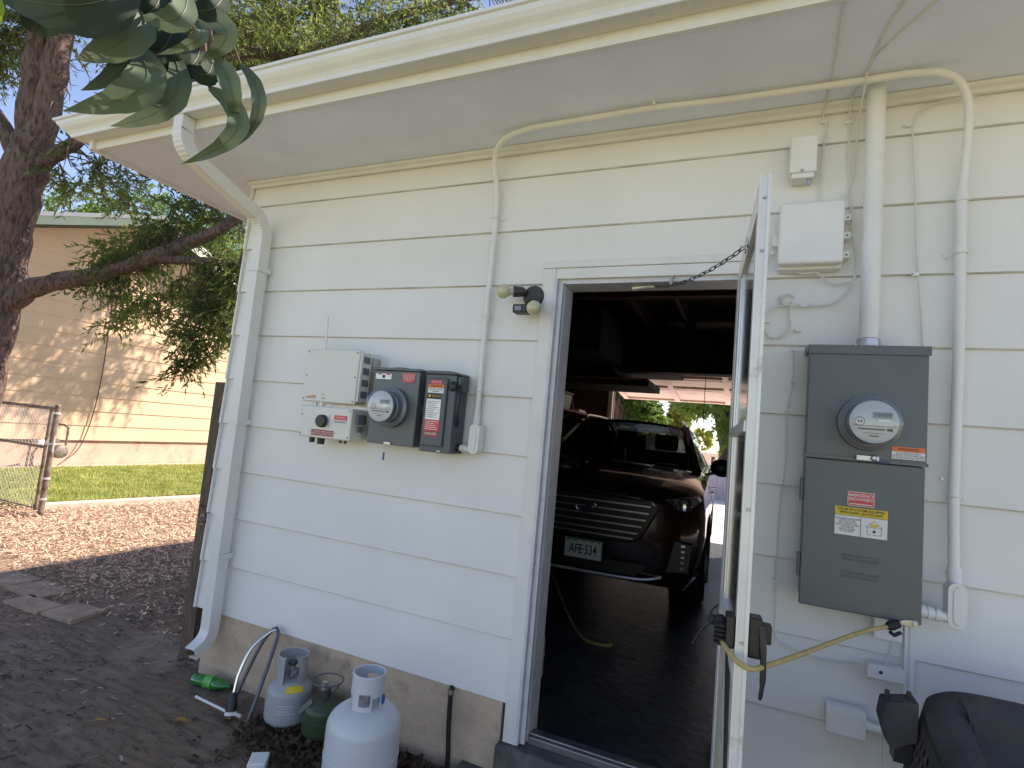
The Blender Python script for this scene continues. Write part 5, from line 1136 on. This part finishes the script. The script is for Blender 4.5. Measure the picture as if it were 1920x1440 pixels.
# joining branchlets from each low cluster towards the nearest limb
LP = [Vector(p[:3]) for L_ in limbs for p in smoothpts([q[:3] for q in L_], 4)]
for i in range(0, len(cc), 3):
    p = Vector(cc[i]); q = min(LP, key=lambda w: (w - p).length_squared)
    if (q - p).length < 1.6: mid = p.lerp(q, .5) + Vector((random.uniform(-.1, .1), random.uniform(-.1, .1), random.uniform(.0, .12))); mb.tube([q, mid, p], [.009, .006, .003], 4, cap=False)
for i in range(60):   # bare twigs against the sky beside the trunk
    p = Vector((random.uniform(-4.95, -3.8), random.uniform(.6, 1.1), random.uniform(3.6, 4.9))); q = min(LP, key=lambda w: (w - p).length_squared)
    mb.tube([q, p.lerp(q, .45) + Vector((random.uniform(-.1, .1), 0, .08)), p, p + Vector((random.uniform(-.15, .15), 0, random.uniform(-.2, .1)))], [.01, .007, .005, .002], 4, cap=False)
mb.build('twig', 'bark', tree)

def simple_tree(name, label, base, h, spread, nclump, th=.2, mat='leafB', leaf=(.16, .06), seed=0):
    t = thing(name, label, 'tree', base); b = Vector(base)
    limb([(b.x, b.y, b.z - .1, th * 1.3), (b.x + .1, b.y, b.z + h * .25, th), (b.x - .05, b.y + .1, b.z + h * .5, th * .7), (b.x, b.y, b.z + h * .85, th * .25)], 'trunk', 5, 14, t)
    cen = []
    for k in range(7):
        a = random.uniform(0, 6.28); r = spread * random.uniform(.35, .75); z = b.z + h * random.uniform(.42, .9); e = (b.x + r * math.cos(a), b.y + r * math.sin(a), z)
        limb([(b.x, b.y, b.z + h * .3 + k * h * .05, th * .45), ((b.x + e[0]) / 2, (b.y + e[1]) / 2, z - h * .08, th * .3), (*e, th * .1)], 'limb', 4, 8, t)
        cen.append((e, (spread * .45, spread * .45, h * .13)))
    cen.append(((b.x, b.y, b.z + h * .85), (spread * .5, spread * .5, h * .15)))
    q = np.concatenate([blob(c_, r_, nclump // 8, .2) for c_, r_ in cen])
    T, _, _, _ = sprays(q, 5, spread * .13, 12, leaf[0], leaf[1]); tri_obj('crown', T, mat, t)
simple_tree('garden_tree', 'bright green tree standing behind the peach house', (-17.5, 10.5, -.3), 9.5, 3.6, 700, .3)
simple_tree('garden_tree', 'dense dark tree left of the peach house gable', (-17, 3.0, -.3), 9, 4.2, 800, .3, 'leafA')
simple_tree('street_tree', 'broad green tree seen right of the car through the garage', (2.25, 16.5, -.3), 4.9, 2.5, 900, .24, 'leafB')
simple_tree('street_tree', 'darker tree at the left of the far garage opening', (-1.9, 19.5, -.3), 4.8, 1.9, 700, .2, 'leafB')
simple_tree('street_tree', 'slim yellow green tree in the middle of the far opening', (.55, 22.0, -.3), 4.5, 1.1, 260, .1, 'leafY')
fh = thing('far_house', 'distant house with a dull red roof beyond the driveway', 'house', (-2.4, 33, -.3))
MB().box(-5.3, -.9, 32, 38, -.4, 1.8).build('wall', pm('far_wall', (.5, .48, .5), .8), fh)
MB().add([(-5.4, 31.4, 1.75), (-.8, 31.4, 1.75), (-.8, 38.6, 1.75), (-5.4, 38.6, 1.75), (-4.4, 34.5, 2.9), (-2.0, 34.5, 2.9)], [(0, 1, 5, 4), (1, 2, 5), (2, 3, 4, 5), (3, 0, 4), (3, 2, 1, 0)]).build('roof', pm('red_roof', (.35, .14, .13), .9, vary=.2, vscale=4), fh)
w_ = MB().box(-3.2, -2.0, 31.96, 31.995, 1.2, 2.0).build('window', 'ngreen', fh); MB().box(-3.15, -2.05, 31.94, 31.955, 1.25, 1.95).build('pane', 'pane', w_)
ff = thing('board_fence', 'lilac grey board fence beyond the driveway', 'fence', (2.5, 14.5, -.2))
m1 = MB()
for i in range(34): m1.box(2.05 + i * .152, 2.05 + i * .152 + .145, 14.5, 14.52, -.22, .92 + .01 * (i % 3))
m1.build('board', pm('lilac_paint', (.40, .38, .45), .7, vary=.06), ff); MB().box(2.05, 7.2, 14.521, 14.56, .6, .68).box(2.05, 7.2, 14.521, 14.56, 0, .08).build('rail', 'wood', ff)
for x in (2.0, 4.5, 7.2): MB().box(x, x + .09, 14.53, 14.62, -.22, 1.0).build('post', 'wood', ff)

# ---- near leaves hanging from a branch above the camera
LEAVES = [
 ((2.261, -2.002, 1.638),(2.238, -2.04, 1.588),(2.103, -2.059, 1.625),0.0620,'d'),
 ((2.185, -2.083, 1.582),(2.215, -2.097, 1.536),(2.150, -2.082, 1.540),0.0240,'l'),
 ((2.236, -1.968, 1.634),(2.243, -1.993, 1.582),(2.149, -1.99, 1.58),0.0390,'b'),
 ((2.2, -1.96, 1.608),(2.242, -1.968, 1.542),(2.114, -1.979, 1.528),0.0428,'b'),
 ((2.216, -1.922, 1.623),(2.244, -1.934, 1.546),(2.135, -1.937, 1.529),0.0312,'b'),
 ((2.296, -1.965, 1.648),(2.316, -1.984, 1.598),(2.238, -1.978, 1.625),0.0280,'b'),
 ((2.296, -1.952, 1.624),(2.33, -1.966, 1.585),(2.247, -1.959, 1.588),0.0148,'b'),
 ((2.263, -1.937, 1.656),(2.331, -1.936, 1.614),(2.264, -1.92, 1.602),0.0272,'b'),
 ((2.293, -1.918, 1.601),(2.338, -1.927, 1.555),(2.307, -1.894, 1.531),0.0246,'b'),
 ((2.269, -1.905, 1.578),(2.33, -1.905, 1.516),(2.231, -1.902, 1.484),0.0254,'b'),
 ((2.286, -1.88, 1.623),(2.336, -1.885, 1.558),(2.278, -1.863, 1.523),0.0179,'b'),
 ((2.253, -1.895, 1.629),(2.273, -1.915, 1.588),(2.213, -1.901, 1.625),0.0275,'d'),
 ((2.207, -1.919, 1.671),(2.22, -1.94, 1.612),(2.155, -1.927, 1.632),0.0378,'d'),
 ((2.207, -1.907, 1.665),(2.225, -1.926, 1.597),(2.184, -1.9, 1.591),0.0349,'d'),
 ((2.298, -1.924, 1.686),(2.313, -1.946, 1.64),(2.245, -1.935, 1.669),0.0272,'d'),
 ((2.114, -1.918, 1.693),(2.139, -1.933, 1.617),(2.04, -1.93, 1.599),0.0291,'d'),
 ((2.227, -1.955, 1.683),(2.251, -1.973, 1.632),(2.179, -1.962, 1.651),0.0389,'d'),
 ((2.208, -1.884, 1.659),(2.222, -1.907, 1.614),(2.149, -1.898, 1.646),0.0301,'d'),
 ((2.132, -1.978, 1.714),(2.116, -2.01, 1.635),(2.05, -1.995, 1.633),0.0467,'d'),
]
br = thing('leafy_branch', 'dark drooping branch with large curved leaves close to the viewer, top left', 'branch', (2.3, -1.93, 1.75))
camp = Vector((2.90583536, -2.33334299, 1.18569436))
def bigleaf(b, m, t, w, mat, lift=.3, parent=br):
    b, m, t = Vector(b), Vector(m), Vector(t); n = 16; mb = MB()
    ctr = m * 2 - (b + t) / 2      # quadratic through the mid point
    side0 = None
    for i in range(n + 1):
        s = i / n; p = b * (1 - s) ** 2 + ctr * 2 * s * (1 - s) + t * s * s; d = ((ctr - b) * (1 - s) + (t - ctr) * s).normalized()
        v = (camp - p).normalized(); sd = d.cross(v).normalized(); nr = sd.cross(d)
        hw = w / 2 * (math.sin(math.pi * min(s * .98 + .03, 1)) ** .7) * (1.15 - .45 * s) * (1 + .05 * math.sin(s * 31))
        tw = lift
        mb.v += [tuple(p + sd * hw + nr * hw * tw), tuple(p + sd * hw * .5 + nr * hw * tw * .35), tuple(p), tuple(p - sd * hw * .5 + nr * hw * tw * .25), tuple(p - sd * hw + nr * hw * tw * .8)]
    for i in range(n):
        for k in range(4): a = i * 5 + k; mb.f.append((a, a + 1, a + 6, a + 5))
    o = mb.build('leaf', mat, parent, smooth=True)
    P = []
    for i in range(n + 1):
        s = i / n; p = b * (1 - s) ** 2 + ctr * 2 * s * (1 - s) + t * s * s; P.append(p + (camp - p).normalized() * .0008)
    MB().tube(P, [.0006 * (1 - .7 * i / n) for i in range(n + 1)], 5).build('midrib', 'leaflit' if mat == 'leaflit' else 'rib', o, smooth=True)
    return o
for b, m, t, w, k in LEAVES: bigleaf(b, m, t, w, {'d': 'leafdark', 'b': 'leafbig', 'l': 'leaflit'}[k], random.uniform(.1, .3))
def inview(p):
    q = S.camera.matrix_world.inverted() @ Vector(p); return 1 if (q.z < 0 and abs(q.x / -q.z) < 1.05 and abs(q.y / -q.z) < .80) else 0
up = Vector((2.24, -1.93, 1.74))
mb = MB(); mb.tube([(2.0, -2.1, 1.80), (2.15, -2.0, 1.78), up, (2.4, -1.85, 1.83), (2.6, -1.8, 1.98), (2.9, -1.9, 2.15)], [.003, .004, .005, .006, .008, .009], 8)
for b, *_ in LEAVES:
    b = Vector(b); q = up.lerp(Vector((2.0, -2.1, 1.80)), min(1, max(0, (2.24 - b.x) / .24))); mb.tube([q, q.lerp(b, .5) + Vector((0, 0, .01)), b], [.003, .002, .0013], 6)
mb.build('twig', 'bark', br, smooth=True)
# more leaves above the picture on the same branch: they keep the seen ones in broken shade
for i in range(110):
    c_ = Vector((random.uniform(1.95, 3.0), random.uniform(-2.1, -1.45), random.uniform(1.93, 2.25)))
    d = Vector((random.uniform(-1, 1), random.uniform(-1, 1), random.uniform(-.6, .1))).normalized() * random.uniform(.07, .12)
    # keep them out of the picture
    if max(inview(c_), inview(c_ + d), inview(c_ + d * .5)) < .5: bigleaf(c_, c_ + d * .5 + Vector((0, 0, .012)), c_ + d, random.uniform(.035, .055), 'leafdark', .3)
# ================================================================== the car in the garage
CX, CY, CZ = 1.73, 2.12, -.2
car = thing('parked_car', 'dark brown sport utility car parked nose first inside the garage', 'car', (CX, CY, CZ))
CM = Matrix.Translation((CX, CY, CZ)) @ Matrix.Rotation(R(2.4), 4, 'Z')
# body stations: y, half widths, bottom z, belt z, top z(centre)
ST = [ # y, w_bottom, w_mid, w_belt, w_top, zb, zm, zbelt, ztop_edge, ztop_c
 (0.00, .54, .64, .60, .34, .40, .62, .90, .96, .98),
 (0.06, .68, .77, .73, .44, .30, .62, .93, 1.01, 1.03),
 (0.18, .77, .87, .84, .54, .25, .64, .96, 1.04, 1.06),
 (0.40, .82, .92, .885, .62, .24, .66, 1.01, 1.085, 1.11),
 (0.80, .84, .94, .90, .68, .24, .68, 1.05, 1.13, 1.155),
 (1.25, .84, .94, .90, .72, .24, .70, 1.08, 1.16, 1.20),
 (1.60, .84, .94, .90, .74, .24, .72, 1.09, 1.13, 1.15),
 (2.60, .84, .945, .905, .80, .24, .72, 1.10, 1.12, 1.12),
 (3.60, .84, .945, .90, .80, .24, .74, 1.13, 1.14, 1.14),
 (4.30, .82, .92, .87, .76, .28, .76, 1.14, 1.15, 1.15),
 (4.65, .74, .86, .80, .66, .36, .74, 1.08, 1.09, 1.09),
 (4.75, .66, .78, .70, .56, .42, .74, 1.0, 1.02, 1.02)]
# finer interpolation
Y_ = [s[0] for s in ST]; cols = list(zip(*ST)); ys_ = sorted(set([round(v, 3) for v in list(np.linspace(0, .4, 9)) + list(np.linspace(.4, 4.3, 27)) + list(np.linspace(4.3, 4.75, 6))]))
def sti(y, k): return float(np.interp(y, Y_, cols[k]))
body = MB(); ring = []
for y in ys_:
    wb, wm_, wl, wt, zb, zm, zl, ze, zc = [sti(y, k) for k in range(1, 10)]
    half = [(0, zb), (wb * .6, zb), (wb, zb), (wb + (wm_ - wb) * .7, zb + (zm - zb) * .3), (wm_, zm), (wm_ * .995, zm + (zl - zm) * .45), (wl, zl), (wl - (wl - wt) * .3, zl + (ze - zl) * .6), (wt, ze), (wt * .5, ze + (zc - ze) * .75), (0, zc)]
    pr = half + [(-x, z) for x, z in half[-2:0:-1]]
    body.v += [(x, y, z) for x, z in pr]
m = 20
for i in range(len(ys_) - 1):
    for k in range(m): body.f.append((i * m + k, i * m + (k + 1) % m, (i + 1) * m + (k + 1) % m, (i + 1) * m + k))
body.f += [tuple(range(m))[::-1], tuple((len(ys_) - 1) * m + k for k in range(m))]
body.xf(CM); bo = body.build('body', 'car', car, smooth=True)
# wheel arches cut out
cut = MB()
for y in (.93, 3.66):
    for s in (-1, 1): cut.cyl((s * .66, y, .36), (s * 1.1, y, .36), .41, n=32)
cut.xf(CM); co = cut.build('cut', 'carblack')
bm_ = bo.modifiers.new('arch', 'BOOLEAN'); bm_.operation = 'DIFFERENCE'; bm_.object = co; bm_.solver = 'EXACT'
bpy.context.view_layer.update()
me = bpy.data.meshes.new_from_object(bo.evaluated_get(bpy.context.evaluated_depsgraph_get()))
bo.modifiers.clear(); bo.data = me; bpy.data.objects.remove(co)
me.shade_smooth(); me.set_sharp_from_angle(angle=R(35))
def cb(name, mat, f, parent=car, bevel=0, smooth=False, label=None):
    b = MB(); f(b); b.xf(CM); o = b.build(name, mat, parent, bevel=bevel, smooth=smooth)
    if label: o['label'] = label
    return o
# greenhouse
GH = {'cowl': (1.22, .78, 1.10), 'wtop': (1.98, .60, 1.60), 'rtop': (4.25, .58, 1.58), 'rbot': (4.68, .74, 1.12)}
def roof(b):
    n = 14; rows = []
    yy = np.linspace(1.98, 4.32, n)
    for y in yy:
        c = 1.655 - .02 * ((y - 2.9) / 1.3) ** 2 - (0.03 if y > 4.2 else 0); w = .60 - .02 * (y - 1.98) / 2.3
        rows.append([(-w, 1.585), (-w * .8, c - .02), (-w * .4, c), (0, c + .006), (w * .4, c), (w * .8, c - .02), (w, 1.585)])
    for y, r in zip(yy, rows): b.v += [(x, y, z) for x, z in r]
    for i in range(n - 1):
        for k in range(6): b.f.append((i * 7 + k, i * 7 + k + 1, (i + 1) * 7 + k + 1, (i + 1) * 7 + k))
o = cb('roof', 'car', roof, smooth=True); s_ = o.modifiers.new('t', 'SOLIDIFY'); s_.thickness = .03
def pillars(b):
    for s in (-1, 1):
        b.bar((s * .80, 1.22, 1.15), (s * .615, 2.0, 1.60), .08, .06)
        b.bar((s * .82, 2.48, 1.05), (s * .63, 2.55, 1.59), .09, .03, (1, 0, 0)); b.bar((s * .82, 3.5, 1.06), (s * .62, 3.45, 1.59), .09, .03, (1, 0, 0))
        b.bar((s * .80, 4.55, 1.08), (s * .60, 4.22, 1.59), .12, .05, (1, 0, 0)); b.bar((s * .618, 1.98, 1.60), (s * .60, 4.25, 1.59), .05, .05)
        b.bar((s * .865, 1.35, 1.11), (s * .85, 4.55, 1.14), .05, .03)
    b.bar((-.8, 4.62, 1.10), (.8, 4.62, 1.10), .06, .06)
cb('pillar', 'car', pillars, bevel=.008)
def quad(b, P, n=8, bulge=.0):
    (A, B, C, D) = [Vector(p) for p in P]; base = len(b.v)
    for j in range(n + 1):
        for i in range(n + 1):
            u, v = i / n, j / n; p = (A * (1 - u) + B * u) * (1 - v) + (D * (1 - u) + C * u) * v
            q = 4 * u * (1 - u); b.v.append((p.x, p.y - bulge * q, p.z + bulge * .3 * q))
    for j in range(n):
        for i in range(n): a = base + j * (n + 1) + i; b.f.append((a, a + 1, a + n + 2, a + n + 1))
cb('windscreen', 'carglass', lambda b: quad(b, [(-.79, 1.22, 1.17), (.79, 1.22, 1.17), (.60, 1.99, 1.61), (-.60, 1.99, 1.61)], 10, .10), smooth=True)
cb('rear_window', 'carglass', lambda b: quad(b, [(-.70, 4.66, 1.16), (.70, 4.66, 1.16), (.56, 4.33, 1.57), (-.56, 4.33, 1.57)], 6, -.04), smooth=True)
for s in (-1, 1):
    for a, b_, c_, d_ in ((1.52, 2.44, 2.50, 2.02), (2.53, 3.45, 3.41, 2.60), (3.55, 4.42, 4.16, 3.5)):
        cb('side_window', 'carglass', lambda b: quad(b, [(s * .85, a, 1.13), (s * .85, b_, 1.13), (s * .635, c_, 1.575), (s * .635, d_, 1.575)], 3))
    cb('roof_rail', 'alum', lambda b: b.tube(smoothpts([(s * .56, 2.15, 1.645), (s * .56, 2.25, 1.685), (s * .55, 3.2, 1.70), (s * .54, 4.05, 1.67), (s * .54, 4.15, 1.635)], 4), .014, 8), smooth=True)
    mir = cb('mirror', 'carblack', lambda b: b.ball((s * 1.03, 1.60, 1.21), .105, 16, 1.15, .6, .9).bar((s * .86, 1.62, 1.12), (s * .98, 1.62, 1.16), .05, .03), smooth=True)
    cb('mirror_glass', 'chrome', lambda b: b.ball((s * 1.03, 1.636, 1.21), .085, 14, 1.0, .35, .72), mir, smooth=True)
    # headlight
    hl = cb('headlight', 'carblack', lambda b: b.prism([(s * .54, .865), (s * .80, .89), (s * .88, .97), (s * .85, 1.0), (s * .58, .965)], 'y', .05, .34), bevel=.01)
    hl.location.y += 0
    cb('projector', 'lampglass', lambda b: [b.lathe([(.052, .012), (.058, 0), (.05, -.01), (.035, -.004), (.012, .0)], (s * x_, y_, z_), 20, 'y') for x_, y_, z_ in ((.64, .045, .915), (.76, .042, .935))], hl, smooth=True)
    cb('lamp_cover', 'pane', lambda b: quad(b, [(s * .55, .015, .865), (s * .82, .10, .89), (s * .87, .20, .995), (s * .58, .01, .96)], 4), hl)
    cb('fog_lamp_recess', 'carblack', lambda b: b.prism([(s * .64, .40), (s * .82, .42), (s * .84, .64), (s * .70, .66)], 'y', .02, .2), bevel=.01)
    cb('running_light', 'lampglass', lambda b: [b.box(s * .77 - .014, s * .77 + .014, .005, .025, .45 + i * .042, .465 + i * .042) for i in range(5)])
    for y in (.93, 3.66):
        wh = cb('wheel', 'tyre', lambda b: b.lathe([(.22, -.11), (.33, -.115), (.355, -.09), (.36, 0), (.355, .09), (.33, .115), (.22, .11)], (s * .815, y, .36), 40, 'x'), smooth=True)
        cb('rim', 'alloy', lambda b: [b.lathe([(.215, s * .108), (.235, s * .116), (.225, s * .10)], (s * .815, y, .36), 32, 'x')] + [b.bar((s * .92, y, .36), (s * .925, y + .22 * math.cos(t), .36 + .22 * math.sin(t)), .05, .02, (1, 0, 0)) for t in np.linspace(0, 2 * math.pi, 6)[:-1]] + [b.lathe([(.05, s * .1), (.045, s * .118), (.0, s * .12)], (s * .815, y, .36), 16, 'x')], wh)
        cb('wheel_arch_trim', 'carblack', lambda b: b.tube([(s * .935, y + .42 * math.cos(t), .36 + .42 * math.sin(t)) for t in np.linspace(-.2, math.pi + .2, 24)], .022, 6), smooth=True)
        cb('arch_liner', 'carblack', lambda b: b.lathe([(.40, -.1), (.405, .1)], (s * .74, y, .36), 32, 'x'))
    for y in (2.2, 3.2): cb('door_handle', 'chrome', lambda b: b.tube([(s * .935, y, .90), (s * .965, y + .03, .905), (s * .965, y + .15, .905), (s * .935, y + .18, .90)], .01, 8), smooth=True)
    cb('rocker_trim', 'carblack', lambda b: b.bar((s * .88, 1.35, .28), (s * .88, 3.25, .28), .06, .1), bevel=.01)
    cb('door_seam', 'carblack', lambda b: [b.bar((s * .948, y, .36), (s * .915, y, 1.03), .004, .006, (0, 1, 0)) for y in (1.42, 2.5, 3.42)])
# grille
gr = cb('grille', 'carblack', lambda b: b.prism([(-.50, .935), (.50, .935), (.57, .88), (.44, .64), (.36, .60), (-.36, .60), (-.44, .64), (-.57, .88)], 'y', -.022, .05), bevel=.006)
cb('grille_surround', 'chrome', lambda b: b.tube([(-.50, -.022, .94), (.50, -.022, .94), (.57, -.016, .882), (.445, -.02, .635), (.365, -.022, .593), (-.365, -.022, .593), (-.445, -.02, .635), (-.57, -.016, .882), (-.50, -.022, .94)], .008, 8), gr, smooth=True)
cb('grille_slat', 'steel', lambda b: [b.bar((-w, -.026, z), (w, -.026, z), .012, .012) for z, w in ((.895, .51), (.84, .50), (.785, .48), (.73, .45), (.675, .42), (.63, .39))], gr, bevel=.002)
def emblem(b):
    b.tube([(.088 * math.cos(t), -.036, .835 + .046 * math.sin(t)) for t in np.linspace(0, 2 * math.pi, 32)], .005, 8, cap=False)
    b.tube(smoothpts([(-.055, -.036, .805), (-.035, -.036, .835), (-.022, -.036, .868)], 4), .006, 8)
    b.tube(smoothpts([(.022, -.036, .802), (.035, -.036, .835), (.055, -.036, .865)], 4), .006, 8)
    b.tube(smoothpts([(-.037, -.036, .828), (0, -.036, .838), (.037, -.036, .842)], 4), .006, 8)
cb('emblem', 'chrome', emblem, gr, smooth=True)
cb('bumper_skid', 'alum', lambda b: b.tube(smoothpts([(-.62, .03, .36), (-.45, -.005, .325), (0, -.02, .32), (.45, -.005, .325), (.62, .03, .36)], 6), .012, 8), smooth=True)
cb('lower_intake', 'carblack', lambda b: b.prism([(-.52, .44), (.52, .44), (.42, .34), (-.42, .34)], 'y', -.01, .1), bevel=.006)
pl = cb('licence_plate', 'plate', lambda b: b.box(-.1525, .1525, -.045, -.037, .42, .572), bevel=.003)
pf = cb('plate_frame', 'carblack', lambda b: b.box(-.165, .165, -.0365, -.02, .408, .584), pl, bevel=.004)
t_ = text('AFE·534', .105, (0, 0, 0), 'ink', pl, rot=(0, 0, 0), sx=.64, name='plate_number', bold=.0012)
t_.data.transform(CM @ Matrix.Translation((0, -.0455, .488)) @ Matrix.Rotation(R(90), 4, 'X'))
def mtn(b):
    P = [(-.14, .548), (-.10, .562), (-.07, .552), (-.03, .566), (0, .556), (.04, .565), (.07, .553), (.11, .563), (.14, .549), (.14, .57), (-.14, .57)]
    b.prism(P, 'y', -.0458, -.0451)
cb('plate_mountains', 'greenink', mtn, pl)
cb('wiper', 'carblack', lambda b: b.tube([(-.6, 1.17, 1.195), (.05, 1.22, 1.22)], .008, 6).tube([(.0, 1.15, 1.195), (.62, 1.20, 1.21)], .008, 6))
cb('dashboard', 'carblack', lambda b: b.box(-.74, .74, 1.3, 1.75, .9, 1.13), bevel=.03)
for x in (-.38, .38): cb('front_seat', 'carblack', lambda b: b.box(x - .27, x + .27, 2.40, 2.55, .6, 1.32).box(x - .14, x + .14, 2.45, 2.53, 1.33, 1.52), bevel=.03)
cb('rear_seat_and_cargo', 'carblack', lambda b: b.box(-.70, .70, 3.55, 3.7, .6, 1.25).box(-.65, -.05, 4.0, 4.5, .6, 1.5), bevel=.03)  # tall box added behind the seat to block light through the car
cb('steering_wheel', 'carblack', lambda b: b.tube([(.38 + .18 * math.cos(t), 1.86 + .06 * math.sin(t), 1.0 + .17 * math.sin(t)) for t in np.linspace(0, 2 * math.pi, 28)], .014, 8, cap=False), smooth=True)
cb('rear_mirror', 'carblack', lambda b: b.box(-.11, .11, 1.86, 1.89, 1.46, 1.52), bevel=.01)

# ---- pieces that are separate things in the photo become separate parts
def split_islands(o):
    bm = bmesh.new(); bm.from_mesh(o.data); bm.verts.ensure_lookup_table(); seen = set(); groups = []
    for v in bm.verts:
        if v.index in seen: continue
        st = [v]; seen.add(v.index); g = []
        while st:
            a = st.pop(); g.append(a.index)
            for e in a.link_edges:
                b = e.other_vert(a)
                if b.index not in seen: seen.add(b.index); st.append(b)
        groups.append(set(g))
    bm.free()
    if len(groups) < 2: return
    src = o.data
    for n_, g in enumerate(groups):
        b2 = bmesh.new(); b2.from_mesh(src); b2.verts.ensure_lookup_table()
        bmesh.ops.delete(b2, geom=[v for v in b2.verts if v.index not in g], context='VERTS')
        me = bpy.data.meshes.new(o.name); b2.to_mesh(me); b2.free(); me.materials.append(src.materials[0])
        if n_ == 0: o.data = me
        else:
            c = o.copy(); c.data = me; COL.objects.link(c)
import re
for o in list(bpy.data.objects):
    if o.type == 'MESH' and re.match(r'^(screw|cover_screw|bolt|side_plug|cable_gland|running_light|projector|spacer|hinge|peg|joist|stud|latch)(\.\d+)?$', o.name): split_islands(o)
